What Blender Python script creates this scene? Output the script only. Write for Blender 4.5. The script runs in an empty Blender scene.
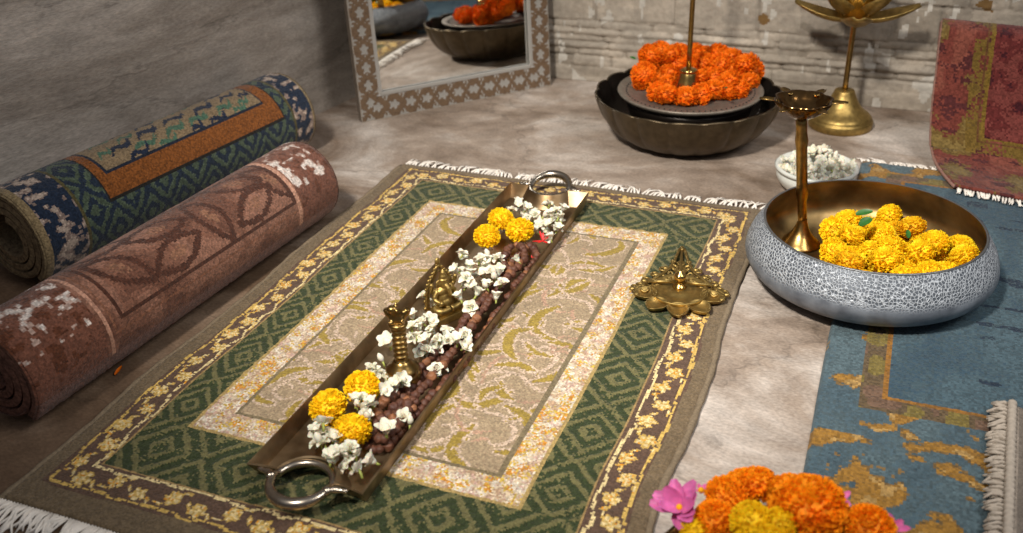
import bpy, bmesh, math, random
import numpy as np
from mathutils import Vector, Matrix, Euler
random.seed(7)
PI = math.pi
scn = bpy.context.scene
COL = scn.collection

# ------------------------------------------------------------------ camera
CR = np.array([[0.93067082, 0.15132588, -0.33309503],
               [0.36456766, -0.45997421, 0.80963828],
               [-0.0306959, -0.8749424, -0.4832531]])      # columns: right, down, forward
CP = np.array([0.67214689, -1.28882223, 0.67747414])
FPX = 963.555
cam_d = bpy.data.cameras.new('camera'); cam = bpy.data.objects.new('camera', cam_d); COL.objects.link(cam)
cam_d.sensor_width = 36; cam_d.sensor_fit = 'HORIZONTAL'; cam_d.lens = FPX / 1023 * 36
cam_d.clip_start = 0.02
M = Matrix(((CR[0, 0], -CR[0, 1], -CR[0, 2], CP[0]), (CR[1, 0], -CR[1, 1], -CR[1, 2], CP[1]),
            (CR[2, 0], -CR[2, 1], -CR[2, 2], CP[2]), (0, 0, 0, 1)))
cam.matrix_world = M
cam_d.dof.use_dof = True; cam_d.dof.focus_distance = 1.24; cam_d.dof.aperture_fstop = 5.0
scn.camera = cam

# ------------------------------------------------------------------ world, lights, exposure
scn.view_settings.view_transform = 'Standard'; scn.view_settings.look = 'None'
scn.view_settings.gamma = 1; scn.view_settings.use_curve_mapping = False
scn.view_settings.exposure = 0.0
W = bpy.data.worlds.new('world'); scn.world = W; W.use_nodes = True
nt = W.node_tree; bg = nt.nodes['Background']
tc = nt.nodes.new('ShaderNodeTexCoord'); sep = nt.nodes.new('ShaderNodeSeparateXYZ')
rp = nt.nodes.new('ShaderNodeValToRGB')
nt.links.new(tc.outputs['Generated'], sep.inputs[0]); nt.links.new(sep.outputs['Z'], rp.inputs['Fac'])
rp.color_ramp.elements[0].position = 0.0; rp.color_ramp.elements[0].color = (0.05, 0.045, 0.04, 1)
rp.color_ramp.elements[1].position = 0.75; rp.color_ramp.elements[1].color = (0.62, 0.64, 0.70, 1)
nt.links.new(rp.outputs[0], bg.inputs[0]); bg.inputs[1].default_value = 0.34

def aim(o, p):
    o.rotation_euler = (Vector(p) - o.location).to_track_quat('-Z', 'Y').to_euler()
def spot(name, loc, target, power, size, angle, blend, col):
    d = bpy.data.lights.new(name, 'SPOT'); d.energy = power; d.shadow_soft_size = size
    d.spot_size = math.radians(angle); d.spot_blend = blend; d.color = col
    o = bpy.data.objects.new(name, d); COL.objects.link(o); o.location = loc; aim(o, target); return o
spot('key_lamp', (0.15, -1.55, 1.75), (0.35, 0.09, 0), 285, 0.10, 43, 1.0, (1.0, 0.94, 0.85))
def area(name, loc, target, power, sx, sy, col):
    d = bpy.data.lights.new(name, 'AREA'); d.energy = power; d.shape = 'RECTANGLE'; d.size = sx; d.size_y = sy; d.color = col
    o = bpy.data.objects.new(name, d); COL.objects.link(o); o.location = loc; aim(o, target); return o
area('wall_fill_light', (1.5, -0.5, 1.55), (-0.4, 0.0, 0.15), 15, 0.6, 0.7, (1.0, 0.97, 0.93))  # fill added at upper right to brighten the left wall; no window there

# ------------------------------------------------------------------ helpers
def S(r, g, b):
    f = lambda c: (c / 255) / 12.92 if c / 255 <= 0.04045 else ((c / 255 + 0.055) / 1.055) ** 2.4
    return (f(r), f(g), f(b))
def at(u, v, z=0.0):
    """point of the plane at height z that the photograph shows at (u, v)"""
    d = CR @ np.array([(u - 511.5) / FPX, (v - 266.5) / FPX, 1.0]); k = (z - CP[2]) / d[2]
    p = CP + k * d; return Vector((float(p[0]), float(p[1]), float(p[2])))

def mesh_from_bm(name, bm):
    bm.normal_update(); me = bpy.data.meshes.new(name); bm.to_mesh(me); bm.free(); return me
def link(name, me, mat=None, parent=None, smooth=True, loc=None):
    o = bpy.data.objects.new(name, me); COL.objects.link(o)
    if mat and not me.materials: me.materials.append(mat)
    if smooth:
        me.polygons.foreach_set('use_smooth', [True] * len(me.polygons))
    if parent: o.parent = parent
    if loc is not None: o.location = loc
    return o
def obj(name, bm, mat=None, parent=None, smooth=True, loc=None):
    return link(name, mesh_from_bm(name, bm), mat, parent, smooth, loc)
def tag(o, label=None, cat=None, group=None, kind=None):
    if label: o['label'] = label
    if cat: o['category'] = cat
    if group: o['group'] = group
    if kind: o['kind'] = kind
    return o
def thing(name, label, cat, loc=(0, 0, 0), rz=0, group=None):
    o = bpy.data.objects.new(name, None); COL.objects.link(o); o.location = loc; o.rotation_euler = (0, 0, rz)
    o.empty_display_size = 0.02
    return tag(o, label, cat, group)
def flat(o, ang=35):
    for p in o.data.polygons: p.use_smooth = True
    m = o.modifiers.new('edges', 'EDGE_SPLIT'); m.split_angle = math.radians(ang); return o

def lathe(bm, prof, n=64, rf=None, zf=None, mat=Matrix(), close=False):
    rings = []
    for k, (r, z) in enumerate(prof):
        if r < 1e-6:
            rings.append([bm.verts.new(mat @ Vector((0, 0, z)))]); continue
        ring = []
        for i in range(n):
            t = 2 * PI * i / n; rr = r * (rf(t, k) if rf else 1); zz = z + (zf(t, k) if zf else 0)
            ring.append(bm.verts.new(mat @ Vector((rr * math.cos(t), rr * math.sin(t), zz))))
        rings.append(ring)
    for a, b in zip(rings[:-1], rings[1:]):
        if len(a) == 1 and len(b) == 1: continue
        for i in range(n):
            j = (i + 1) % n
            if len(a) == 1: bm.faces.new((a[0], b[j], b[i]))
            elif len(b) == 1: bm.faces.new((a[i], a[j], b[0]))
            else: bm.faces.new((a[i], a[j], b[j], b[i]))
    return bm
def sm(pts, per=6):
    """Catmull-Rom through points"""
    P = [np.array(p, float) for p in pts]; P = [2 * P[0] - P[1]] + P + [2 * P[-1] - P[-2]]; out = []
    for i in range(1, len(P) - 2):
        for k in range(per):
            t = k / per; a, b, c, d = P[i - 1:i + 3]
            out.append(0.5 * ((2 * b) + (-a + c) * t + (2 * a - 5 * b + 4 * c - d) * t * t + (-a + 3 * b - 3 * c + d) * t ** 3))
    out.append(P[-2]); return [tuple(float(q) for q in x) for x in out]
def tube(bm, pts, rad, n=8, closed=False, cap=True):
    pts = [Vector(p) for p in pts]; m = len(pts)
    rads = rad if isinstance(rad, (list, tuple)) else [rad] * m
    rings = []; up = None
    for i, p in enumerate(pts):
        if closed: t = pts[(i + 1) % m] - pts[i - 1]
        else: t = pts[min(i + 1, m - 1)] - pts[max(i - 1, 0)]
        t.normalize()
        if up is None:
            up = Vector((0, 0, 1)) if abs(t.z) < 0.9 else Vector((1, 0, 0))
        s = t.cross(up)
        if s.length < 1e-5: s = t.orthogonal()
        s.normalize(); up = s.cross(t).normalized()
        rings.append([bm.verts.new(p + (s * math.cos(2 * PI * k / n) + up * math.sin(2 * PI * k / n)) * rads[i]) for k in range(n)])
    R = m if closed else m - 1
    for i in range(R):
        a, b = rings[i], rings[(i + 1) % m]
        for k in range(n): bm.faces.new((a[k], a[(k + 1) % n], b[(k + 1) % n], b[k]))
    if cap and not closed:
        bm.faces.new(list(reversed(rings[0]))); bm.faces.new(rings[-1])
    return bm
def ball(bm, c, r, sc=(1, 1, 1), u=14, v=9, rot=None):
    m = Matrix.Translation(c)
    if rot: m = m @ rot
    m = m @ Matrix.Diagonal((r * sc[0], r * sc[1], r * sc[2], 1))
    bmesh.ops.create_uvsphere(bm, u_segments=u, v_segments=v, radius=1, matrix=m); return bm
def box(bm, c, s, rot=None, bev=0):
    m = Matrix.Translation(c)
    if rot: m = m @ rot
    r = bmesh.ops.create_cube(bm, size=1, matrix=m @ Matrix.Diagonal((s[0], s[1], s[2], 1)))
    if bev:
        es = list({e for v in r['verts'] for e in v.link_edges})
        bmesh.ops.bevel(bm, geom=es, offset=bev, segments=2, affect='EDGES', profile=0.7)
    return bm

# numpy pattern tools
_r = np.random.default_rng(11)
def vnoise(x, y, seed=0, n=64):
    g = np.random.default_rng(seed).random((n, n))
    xi = np.floor(x).astype(int); yi = np.floor(y).astype(int); fx = x - xi; fy = y - yi
    fx = fx * fx * (3 - 2 * fx); fy = fy * fy * (3 - 2 * fy)
    a = g[xi % n, yi % n]; b = g[(xi + 1) % n, yi % n]; c = g[xi % n, (yi + 1) % n]; d = g[(xi + 1) % n, (yi + 1) % n]
    return (a * (1 - fx) + b * fx) * (1 - fy) + (c * (1 - fx) + d * fx) * fy
def fbm(x, y, seed=0, o=3):
    s = 0; t = 0
    for k in range(o):
        s = s + vnoise(x * 2 ** k, y * 2 ** k, seed + k) / 2 ** k; t += 1 / 2 ** k
    return s / t
def put(c, m, rgb): c[m] = rgb
def polydist(X, Y, pts):
    """distance to a polyline and the position along it (0..1)"""
    best = np.full(X.shape, 9.0); tt = np.zeros(X.shape); n = len(pts) - 1
    for i in range(n):
        (x0, y0), (x1, y1) = pts[i], pts[i + 1]; dx, dy = x1 - x0, y1 - y0; L = dx * dx + dy * dy + 1e-12
        t = np.clip(((X - x0) * dx + (Y - y0) * dy) / L, 0, 1); d = np.hypot(X - x0 - t * dx, Y - y0 - t * dy)
        m = d < best; best[m] = d[m]; tt[m] = (i + t[m]) / n
    return best, tt

def grid_mesh(name, P, colors=None, keep=None, flip=False):
    """P (nu, nv, 3) vertices; colors (nu-1, nv-1, 3) per knot; keep mask of faces"""
    nu, nv = P.shape[:2]; me = bpy.data.meshes.new(name)
    idx = np.arange(nu * nv).reshape(nu, nv)
    q = np.stack([idx[:-1, :-1], idx[1:, :-1], idx[1:, 1:], idx[:-1, 1:]], -1)
    if flip: q = q[..., ::-1]
    q = q.reshape(-1, 4); cc = None if colors is None else colors.reshape(-1, 3)
    if keep is not None:
        k = keep.reshape(-1); q = q[k]; cc = None if cc is None else cc[k]
    nf = len(q)
    me.vertices.add(nu * nv); me.vertices.foreach_set('co', P.reshape(-1).astype(np.float32))
    me.loops.add(nf * 4); me.loops.foreach_set('vertex_index', q.reshape(-1).astype(np.int32))
    me.polygons.add(nf); me.polygons.foreach_set('loop_start', (np.arange(nf) * 4).astype(np.int32))
    try: me.polygons.foreach_set('loop_total', np.full(nf, 4, np.int32))
    except Exception: pass
    me.update(calc_edges=True)
    if cc is not None:
        a = me.color_attributes.new('Col', 'FLOAT_COLOR', 'CORNER')
        full = np.ones((nf, 4, 4), np.float32); full[:, :, :3] = cc[:, None, :]
        a.data.foreach_set('color', full.reshape(-1))
    me.validate(); return me

# ------------------------------------------------------------------ materials
MATS = {}
def mat(name, col=(0.5, 0.5, 0.5), rough=0.6, metal=0.0, noise=0.0, nscale=40, bump=0.0, bscale=200, attr=False,
        col2=None, sheen=0.0, coat=0.0, sss=0.0, spec=0.5, bdist=0.001, detail=4, trans=0.0):
    m = bpy.data.materials.new(name); m.use_nodes = True; t = m.node_tree; b = t.nodes['Principled BSDF']; L = t.links
    b.inputs['Roughness'].default_value = rough; b.inputs['Metallic'].default_value = metal
    b.inputs['Specular IOR Level'].default_value = spec
    b.inputs['Sheen Weight'].default_value = sheen; b.inputs['Coat Weight'].default_value = coat
    if sss: b.inputs['Subsurface Weight'].default_value = sss; b.inputs['Subsurface Scale'].default_value = 0.004
    if trans: b.inputs['Transmission Weight'].default_value = trans
    co = t.nodes.new('ShaderNodeTexCoord')
    if attr:
        a = t.nodes.new('ShaderNodeAttribute'); a.attribute_name = 'Col'; src = a.outputs['Color']
    else:
        rg = t.nodes.new('ShaderNodeRGB'); rg.outputs[0].default_value = (*col, 1); src = rg.outputs[0]
    if noise or col2:
        n = t.nodes.new('ShaderNodeTexNoise'); n.inputs['Scale'].default_value = nscale; n.inputs['Detail'].default_value = detail
        L.new(co.outputs['Object'], n.inputs['Vector'])
        if col2:
            mp = t.nodes.new('ShaderNodeMapRange'); mp.inputs[1].default_value = 0.35; mp.inputs[2].default_value = 0.65
            L.new(n.outputs['Fac'], mp.inputs[0])
            mx = t.nodes.new('ShaderNodeMix'); mx.data_type = 'RGBA'; L.new(mp.outputs[0], mx.inputs[0])
            L.new(src, mx.inputs[6]); mx.inputs[7].default_value = (*col2, 1); src = mx.outputs[2]
        if noise:
            mp = t.nodes.new('ShaderNodeMapRange'); mp.inputs[1].default_value = 0.25; mp.inputs[2].default_value = 0.75
            mp.inputs[3].default_value = 1 - noise; mp.inputs[4].default_value = 1 + noise
            n2 = t.nodes.new('ShaderNodeTexNoise'); n2.inputs['Scale'].default_value = nscale * 2.3; n2.inputs['Detail'].default_value = detail
            L.new(co.outputs['Object'], n2.inputs['Vector']); L.new(n2.outputs['Fac'], mp.inputs[0])
            vm = t.nodes.new('ShaderNodeVectorMath'); vm.operation = 'SCALE'; L.new(src, vm.inputs[0]); L.new(mp.outputs[0], vm.inputs['Scale']); src = vm.outputs[0]
    L.new(src, b.inputs['Base Color'])
    if bump:
        n = t.nodes.new('ShaderNodeTexNoise'); n.inputs['Scale'].default_value = bscale; n.inputs['Detail'].default_value = 3
        L.new(co.outputs['Object'], n.inputs['Vector'])
        bp = t.nodes.new('ShaderNodeBump'); bp.inputs['Strength'].default_value = bump; bp.inputs['Distance'].default_value = bdist
        L.new(n.outputs['Fac'], bp.inputs['Height']); L.new(bp.outputs[0], b.inputs['Normal'])
    MATS[name] = m; return m
RUGM = mat('wool_pile', attr=True, rough=0.95, noise=0.22, nscale=260, bump=0.9, bscale=500, sheen=0.12, spec=0.1, bdist=0.002)
ROLLM = mat('rolled_pile', attr=True, rough=0.9, noise=0.25, nscale=220, bump=0.9, bscale=450, sheen=0.2, spec=0.15, bdist=0.002)
FRINGE = mat('cotton_fringe', S(240, 232, 222), 0.9, noise=0.15, spec=0.1)
BRASS = mat('aged_brass', (0.42, 0.27, 0.09), 0.3, 1.0, noise=0.25, nscale=25, bump=0.15, bscale=120, col2=(0.22, 0.14, 0.05))
BRASSL = mat('polished_brass', (0.55, 0.36, 0.12), 0.22, 1.0, noise=0.2, nscale=30, bump=0.1, bscale=80)
BRASSO = mat('antique_brass', (0.36, 0.245, 0.08), 0.46, 0.9, noise=0.35, nscale=60, bump=0.3, bscale=200)
AMBER = mat('amber_brass', (0.44, 0.28, 0.095), 0.28, 1.0, noise=0.3, nscale=60, bump=0.2, bscale=150)
BRONZE = mat('dark_bronze', (0.10, 0.075, 0.045), 0.42, 0.85, noise=0.3, nscale=30, bump=0.5, bscale=140)
BRONZEI = mat('blackened_bronze', (0.02, 0.015, 0.012), 0.3, 0.6, bump=0.3, bscale=90)
NICKEL = mat('worn_nickel_bronze', (0.40, 0.29, 0.17), 0.42, 0.88, noise=0.35, nscale=18, bump=0.3, bscale=60, col2=(0.17, 0.105, 0.05))
STEEL = mat('bright_nickel', (0.42, 0.36, 0.29), 0.27, 1.0, noise=0.2, nscale=20, bump=0.12, bscale=60)
YEL = mat('yellow_marigold', (1.0, 0.66, 0.012), 0.6, noise=0.18, nscale=60, sss=0.15, spec=0.2)
YEL2 = mat('golden_marigold', (0.86, 0.50, 0.01), 0.6, noise=0.2, nscale=60, sss=0.15, spec=0.2)
ORG = mat('orange_marigold', (0.80, 0.165, 0.004), 0.6, noise=0.25, nscale=60, sss=0.15, spec=0.2)
WHT = mat('jasmine_white', (0.80, 0.755, 0.62), 0.55, noise=0.06, nscale=90, sss=0.2, spec=0.3)
GRN = mat('jasmine_green', (0.36, 0.40, 0.09), 0.5, noise=0.2, nscale=90)
LEAF = mat('leaf_green', (0.03, 0.13, 0.02), 0.4, noise=0.3, nscale=60)
SEED = mat('rudraksha_seed', (0.15, 0.056, 0.027), 0.6, noise=0.5, nscale=60, bump=0.9, bscale=350, col2=(0.075, 0.026, 0.016))
SEED2 = mat('rudraksha_seed_pale', (0.26, 0.105, 0.045), 0.6, noise=0.5, nscale=60, bump=0.9, bscale=350)
PINK = mat('pink_petal', (0.72, 0.16, 0.42), 0.5, noise=0.25, nscale=50, sss=0.2)
REDP = mat('red_petal', (0.70, 0.01, 0.01), 0.5, sss=0.1)
CER = mat('white_ceramic', (0.68, 0.69, 0.64), 0.25, noise=0.04, coat=0.3)

# stone floor / plaster materials
def stone(name, c1, c2, c3, scale, stretch=(1, 1, 1), rough=0.75, bump=0.4, extra=None, brown_x=None):
    m = bpy.data.materials.new(name); m.use_nodes = True; t = m.node_tree; b = t.nodes['Principled BSDF']; L = t.links
    co = t.nodes.new('ShaderNodeTexCoord'); mp = t.nodes.new('ShaderNodeMapping'); mp.inputs['Scale'].default_value = stretch
    mp.inputs['Rotation'].default_value = (0, 0, math.radians(20))
    L.new(co.outputs['Object'], mp.inputs[0])
    def noise(sc, det, dist=0.0, rg=0.55):
        n = t.nodes.new('ShaderNodeTexNoise'); n.inputs['Scale'].default_value = sc; n.inputs['Detail'].default_value = det
        n.inputs['Distortion'].default_value = dist; n.inputs['Roughness'].default_value = rg; L.new(mp.outputs[0], n.inputs['Vector']); return n
    n1 = noise(scale, 8, 0.6, 0.62); n2 = noise(scale * 7, 5); n3 = noise(scale * 60, 3)
    r = t.nodes.new('ShaderNodeValToRGB'); e = r.color_ramp.elements
    e[0].position = 0.33; e[0].color = (*c1, 1); e[1].position = 0.66; e[1].color = (*c3, 1); x = e.new(0.5); x.color = (*c2, 1)
    L.new(n1.outputs['Fac'], r.inputs[0])
    def mul(src, n, lo, hi, a=0.3, z=0.7):
        q = t.nodes.new('ShaderNodeMapRange'); q.inputs[1].default_value = a; q.inputs[2].default_value = z
        q.inputs[3].default_value = lo; q.inputs[4].default_value = hi; L.new(n, q.inputs[0])
        v = t.nodes.new('ShaderNodeVectorMath'); v.operation = 'SCALE'; L.new(src, v.inputs[0]); L.new(q.outputs[0], v.inputs['Scale']); return v.outputs[0]
    s = mul(r.outputs[0], n2.outputs['Fac'], 0.82, 1.16); s = mul(s, n3.outputs['Fac'], 0.8, 1.2)
    vor = t.nodes.new('ShaderNodeTexVoronoi'); vor.feature = 'DISTANCE_TO_EDGE'; vor.inputs['Scale'].default_value = scale * 0.7
    wob = t.nodes.new('ShaderNodeVectorMath'); wob.operation = 'MULTIPLY_ADD'; L.new(n2.outputs['Color'], wob.inputs[0]); wob.inputs[1].default_value = (0.09, 0.09, 0.09)
    L.new(mp.outputs[0], wob.inputs[2]); L.new(wob.outputs[0], vor.inputs['Vector'])
    s = mul(s, vor.outputs['Distance'], 0.72, 1.0, 0.0, 0.012)
    if extra is not None:      # rusty stains with their own shape
        n4 = noise(scale * 0.9, 4, 0.3); q = t.nodes.new('ShaderNodeMapRange'); q.inputs[1].default_value = 0.66; q.inputs[2].default_value = 0.7
        L.new(n4.outputs['Fac'], q.inputs[0]); mx = t.nodes.new('ShaderNodeMix'); mx.data_type = 'RGBA'
        L.new(q.outputs[0], mx.inputs[0]); L.new(s, mx.inputs[6]); mx.inputs[7].default_value = (*extra, 1); s = mx.outputs[2]
    if brown_x is not None:     # colour multiplied browner towards low x and y, with an uneven border
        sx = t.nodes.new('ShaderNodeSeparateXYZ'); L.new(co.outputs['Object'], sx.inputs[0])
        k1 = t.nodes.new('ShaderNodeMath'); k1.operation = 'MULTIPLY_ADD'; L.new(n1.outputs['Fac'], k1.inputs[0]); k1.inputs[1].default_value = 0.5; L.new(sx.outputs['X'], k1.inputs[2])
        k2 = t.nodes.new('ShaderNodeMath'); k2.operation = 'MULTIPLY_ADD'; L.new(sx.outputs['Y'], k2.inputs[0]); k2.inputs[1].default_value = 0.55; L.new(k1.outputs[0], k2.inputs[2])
        q = t.nodes.new('ShaderNodeMapRange'); q.inputs[1].default_value = brown_x - 0.08; q.inputs[2].default_value = brown_x + 0.12; L.new(k2.outputs[0], q.inputs[0])
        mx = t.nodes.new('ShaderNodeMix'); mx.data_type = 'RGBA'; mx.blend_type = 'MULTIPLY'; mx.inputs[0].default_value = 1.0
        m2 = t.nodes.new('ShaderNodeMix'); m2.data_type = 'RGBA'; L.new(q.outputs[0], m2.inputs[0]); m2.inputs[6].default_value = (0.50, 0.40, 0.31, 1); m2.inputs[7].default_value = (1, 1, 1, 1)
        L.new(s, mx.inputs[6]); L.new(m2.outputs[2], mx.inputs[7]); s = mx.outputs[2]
    L.new(s, b.inputs['Base Color']); b.inputs['Roughness'].default_value = rough; b.inputs['Specular IOR Level'].default_value = 0.3
    ad = t.nodes.new('ShaderNodeMath'); ad.operation = 'MULTIPLY_ADD'; L.new(n3.outputs['Fac'], ad.inputs[0]); ad.inputs[1].default_value = 0.35; L.new(n2.outputs['Fac'], ad.inputs[2])
    bp = t.nodes.new('ShaderNodeBump'); bp.inputs['Strength'].default_value = bump; bp.inputs['Distance'].default_value = 0.006
    L.new(ad.outputs[0], bp.inputs['Height']); L.new(bp.outputs[0], b.inputs['Normal']); return m
FLOORM = stone('brushed_stone', S(112, 94, 78), S(160, 144, 130), S(206, 196, 187), 3.2, (1.0, 1.5, 1), brown_x=0.08)
LWALL = stone('grey_plaster', S(134, 124, 114), S(160, 150, 140), S(190, 181, 172), 3.5, (1, 0.5, 2.2), 0.85, 0.35)
BWALL = mat('whitewashed_brick', attr=True, rough=0.85, noise=0.16, nscale=45, bump=0.5, bscale=90, bdist=0.004, spec=0.2)
SUPPORTM = mat('support_plaster', S(150, 142, 130), 0.85, noise=0.2, nscale=30, bump=0.4, bscale=90)
STAINS = [(0.417, 0.158, 0.010), (0.820, 0.214, 0.010), (0.20, 0.20, 0.006), (1.2, 0.3, 0.012)]

# ------------------------------------------------------------------ the setting
def slab(name, pts, z0, z1, m):
    bm = bmesh.new(); a = [bm.verts.new((x, y, z0)) for x, y in pts]; b = [bm.verts.new((x, y, z1)) for x, y in pts]
    bm.faces.new(list(reversed(a))); bm.faces.new(b); n = len(pts)
    for i in range(n): bm.faces.new((a[i], a[(i + 1) % n], b[(i + 1) % n], b[i]))
    bmesh.ops.recalc_face_normals(bm, faces=bm.faces); return tag(obj(name, bm, m, smooth=False), kind='structure')
WY = 0.69
def wx(y): return -0.447 + 0.18 * (y - 0.158)     # left wall line
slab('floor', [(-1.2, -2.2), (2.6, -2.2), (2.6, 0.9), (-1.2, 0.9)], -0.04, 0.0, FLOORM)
slab('wall_left', [(wx(-2.0), -2.0), (wx(0.8), 0.8), (wx(0.8) - 0.12, 0.8), (wx(-2.0) - 0.12, -2.0)], 0.0, 1.3, LWALL)
# back wall: whitewashed masonry with recessed courses and joints
def back_wall():
    xs = np.arange(-0.40, 2.0, 0.004); zs = np.concatenate([np.arange(0, 0.34, 0.0022), np.arange(0.34, 1.3, 0.02), [1.3]])
    X, Z = np.meshgrid(xs, zs, indexing='ij')
    D = np.zeros_like(X)
    wob = (vnoise(X * 9, Z * 9, 5) - 0.5) * 0.004
    courses = [0.034, 0.058, 0.072, 0.089, 0.102, 0.118, 0.134, 0.205, 0.285, 0.36]
    depth = [0.0025, 0.004, 0.003, 0.004, 0.0025, 0.0035, 0.003, 0.004, 0.004, 0.004]
    for h, d in zip(courses, depth):
        fade = 0.35 + 0.65 * (vnoise(X * 6, Z * 0 + h * 50, 9) > 0.35)
        D += -d * 0.9 * np.exp(-((Z + wob - h) / 0.0034) ** 2) * fade
    edges = [0.0] + courses + [1.4]; JL = [0.17 if (i % 3 == 1) else (0.11 if i < 7 else 0.066) for i in range(20)]
    for i in range(1, len(edges) - 1):
        lo, hi = edges[i], edges[i + 1]; L = JL[i]
        off = (i * 0.37 % 1) * L; w2 = (vnoise(X * 3, Z * 30, 20 + i) - 0.5) * 0.006
        f = np.abs(((X + off + w2) / L + 0.5) % 1 - 0.5) * L
        D += -0.0055 * np.exp(-(f / 0.0036) ** 2) * ((Z > lo) & (Z < hi))
        tone = vnoise(np.floor((X + off) / L + 0.5), Z * 0 + i * 1.0, 31) - 0.5
        D += tone * 0.0035 * ((Z > lo) & (Z < hi))
    D += (fbm(X * 60, Z * 60, 3) - 0.5) * 0.0014 + (fbm(X * 14, Z * 22, 8) - 0.5) * 0.004
    # raised ribs of the lowest mouldings
    D += 0.004 * np.exp(-((Z - 0.08) / 0.007) ** 2) + 0.003 * np.exp(-((Z - 0.11) / 0.006) ** 2)
    P = np.stack([X, WY - D, Z], -1)
    Xc, Zc, Dc = X[:-1, :-1], Z[:-1, :-1], D[:-1, :-1]
    C = np.tile(np.array(S(160, 150, 137)), Xc.shape + (1,)).astype(float)
    n1 = fbm(Xc * 18, Zc * 30, 70); C *= (.72 + .56 * n1)[..., None]
    n2 = fbm(Xc * 7, Zc * 16, 75); C[n2 > .60] *= np.array([1.12, 1.11, 1.10]); C[n2 < .42] *= np.array([.80, .79, .77])
    for i in range(1, len(edges) - 1):
        L = JL[i]; m = (Zc > edges[i]) & (Zc < edges[i + 1]); k = np.floor((Xc + (i * 0.37 % 1) * L) / L + .5)
        C = np.where(m[..., None], C * (.86 + .28 * vnoise(k * 1.7, k * 0 + i * 2.3, 77))[..., None], C)
    mort = Dc < -0.0026; C[mort] *= .80
    lime = fbm(Xc * 35, Zc * 20, 91); C[(lime > .64)] = S(188, 182, 172)
    for sx_, sz_, r_ in STAINS:
        d = np.hypot((Xc - sx_) / 1.3, Zc - sz_) + (vnoise(Xc * 90, Zc * 90, 5) - .5) * .014
        C[d < r_] = S(122, 94, 58)
    o = link('wall_back', grid_mesh('wall_back', P, C), BWALL); tag(o, kind='structure')
    sd = o.modifiers.new('thickness', 'SOLIDIFY'); sd.thickness = 0.1; sd.offset = -1
back_wall()

# ------------------------------------------------------------------ fringes
def fringe(bm, pts, out, length, spacing=0.0042, rad=0.0011, jit=0.5, z=0.003, seed=1):
    rr = random.Random(seed); pts = [Vector(p) for p in pts]; out = Vector(out).normalized()
    for a, b in zip(pts[:-1], pts[1:]):
        n = max(1, int((b - a).length / spacing)); t = (b - a).normalized()
        for i in range(n):
            p = a.lerp(b, (i + 0.5) / n); L = length * rr.uniform(0.7, 1.15); k = rr.uniform(-jit, jit)
            for w in range(2):
                kk = k + rr.uniform(-0.35, 0.35)
                q = [p + Vector((0, 0, z)), p + out * L * 0.35 + t * kk * L * 0.2 + Vector((0, 0, z + rr.uniform(0, 0.003))),
                     p + out * L * 0.7 + t * kk * L * 0.5 + Vector((0, 0, z * 0.6 + rr.uniform(0, 0.003))),
                     p + out * L + t * kk * L * rr.uniform(0.6, 1.1) + Vector((0, 0, 0.0012))]
                tube(bm, q, [rad * 1.3, rad * 1.1, rad, rad * 0.5], 4)

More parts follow.
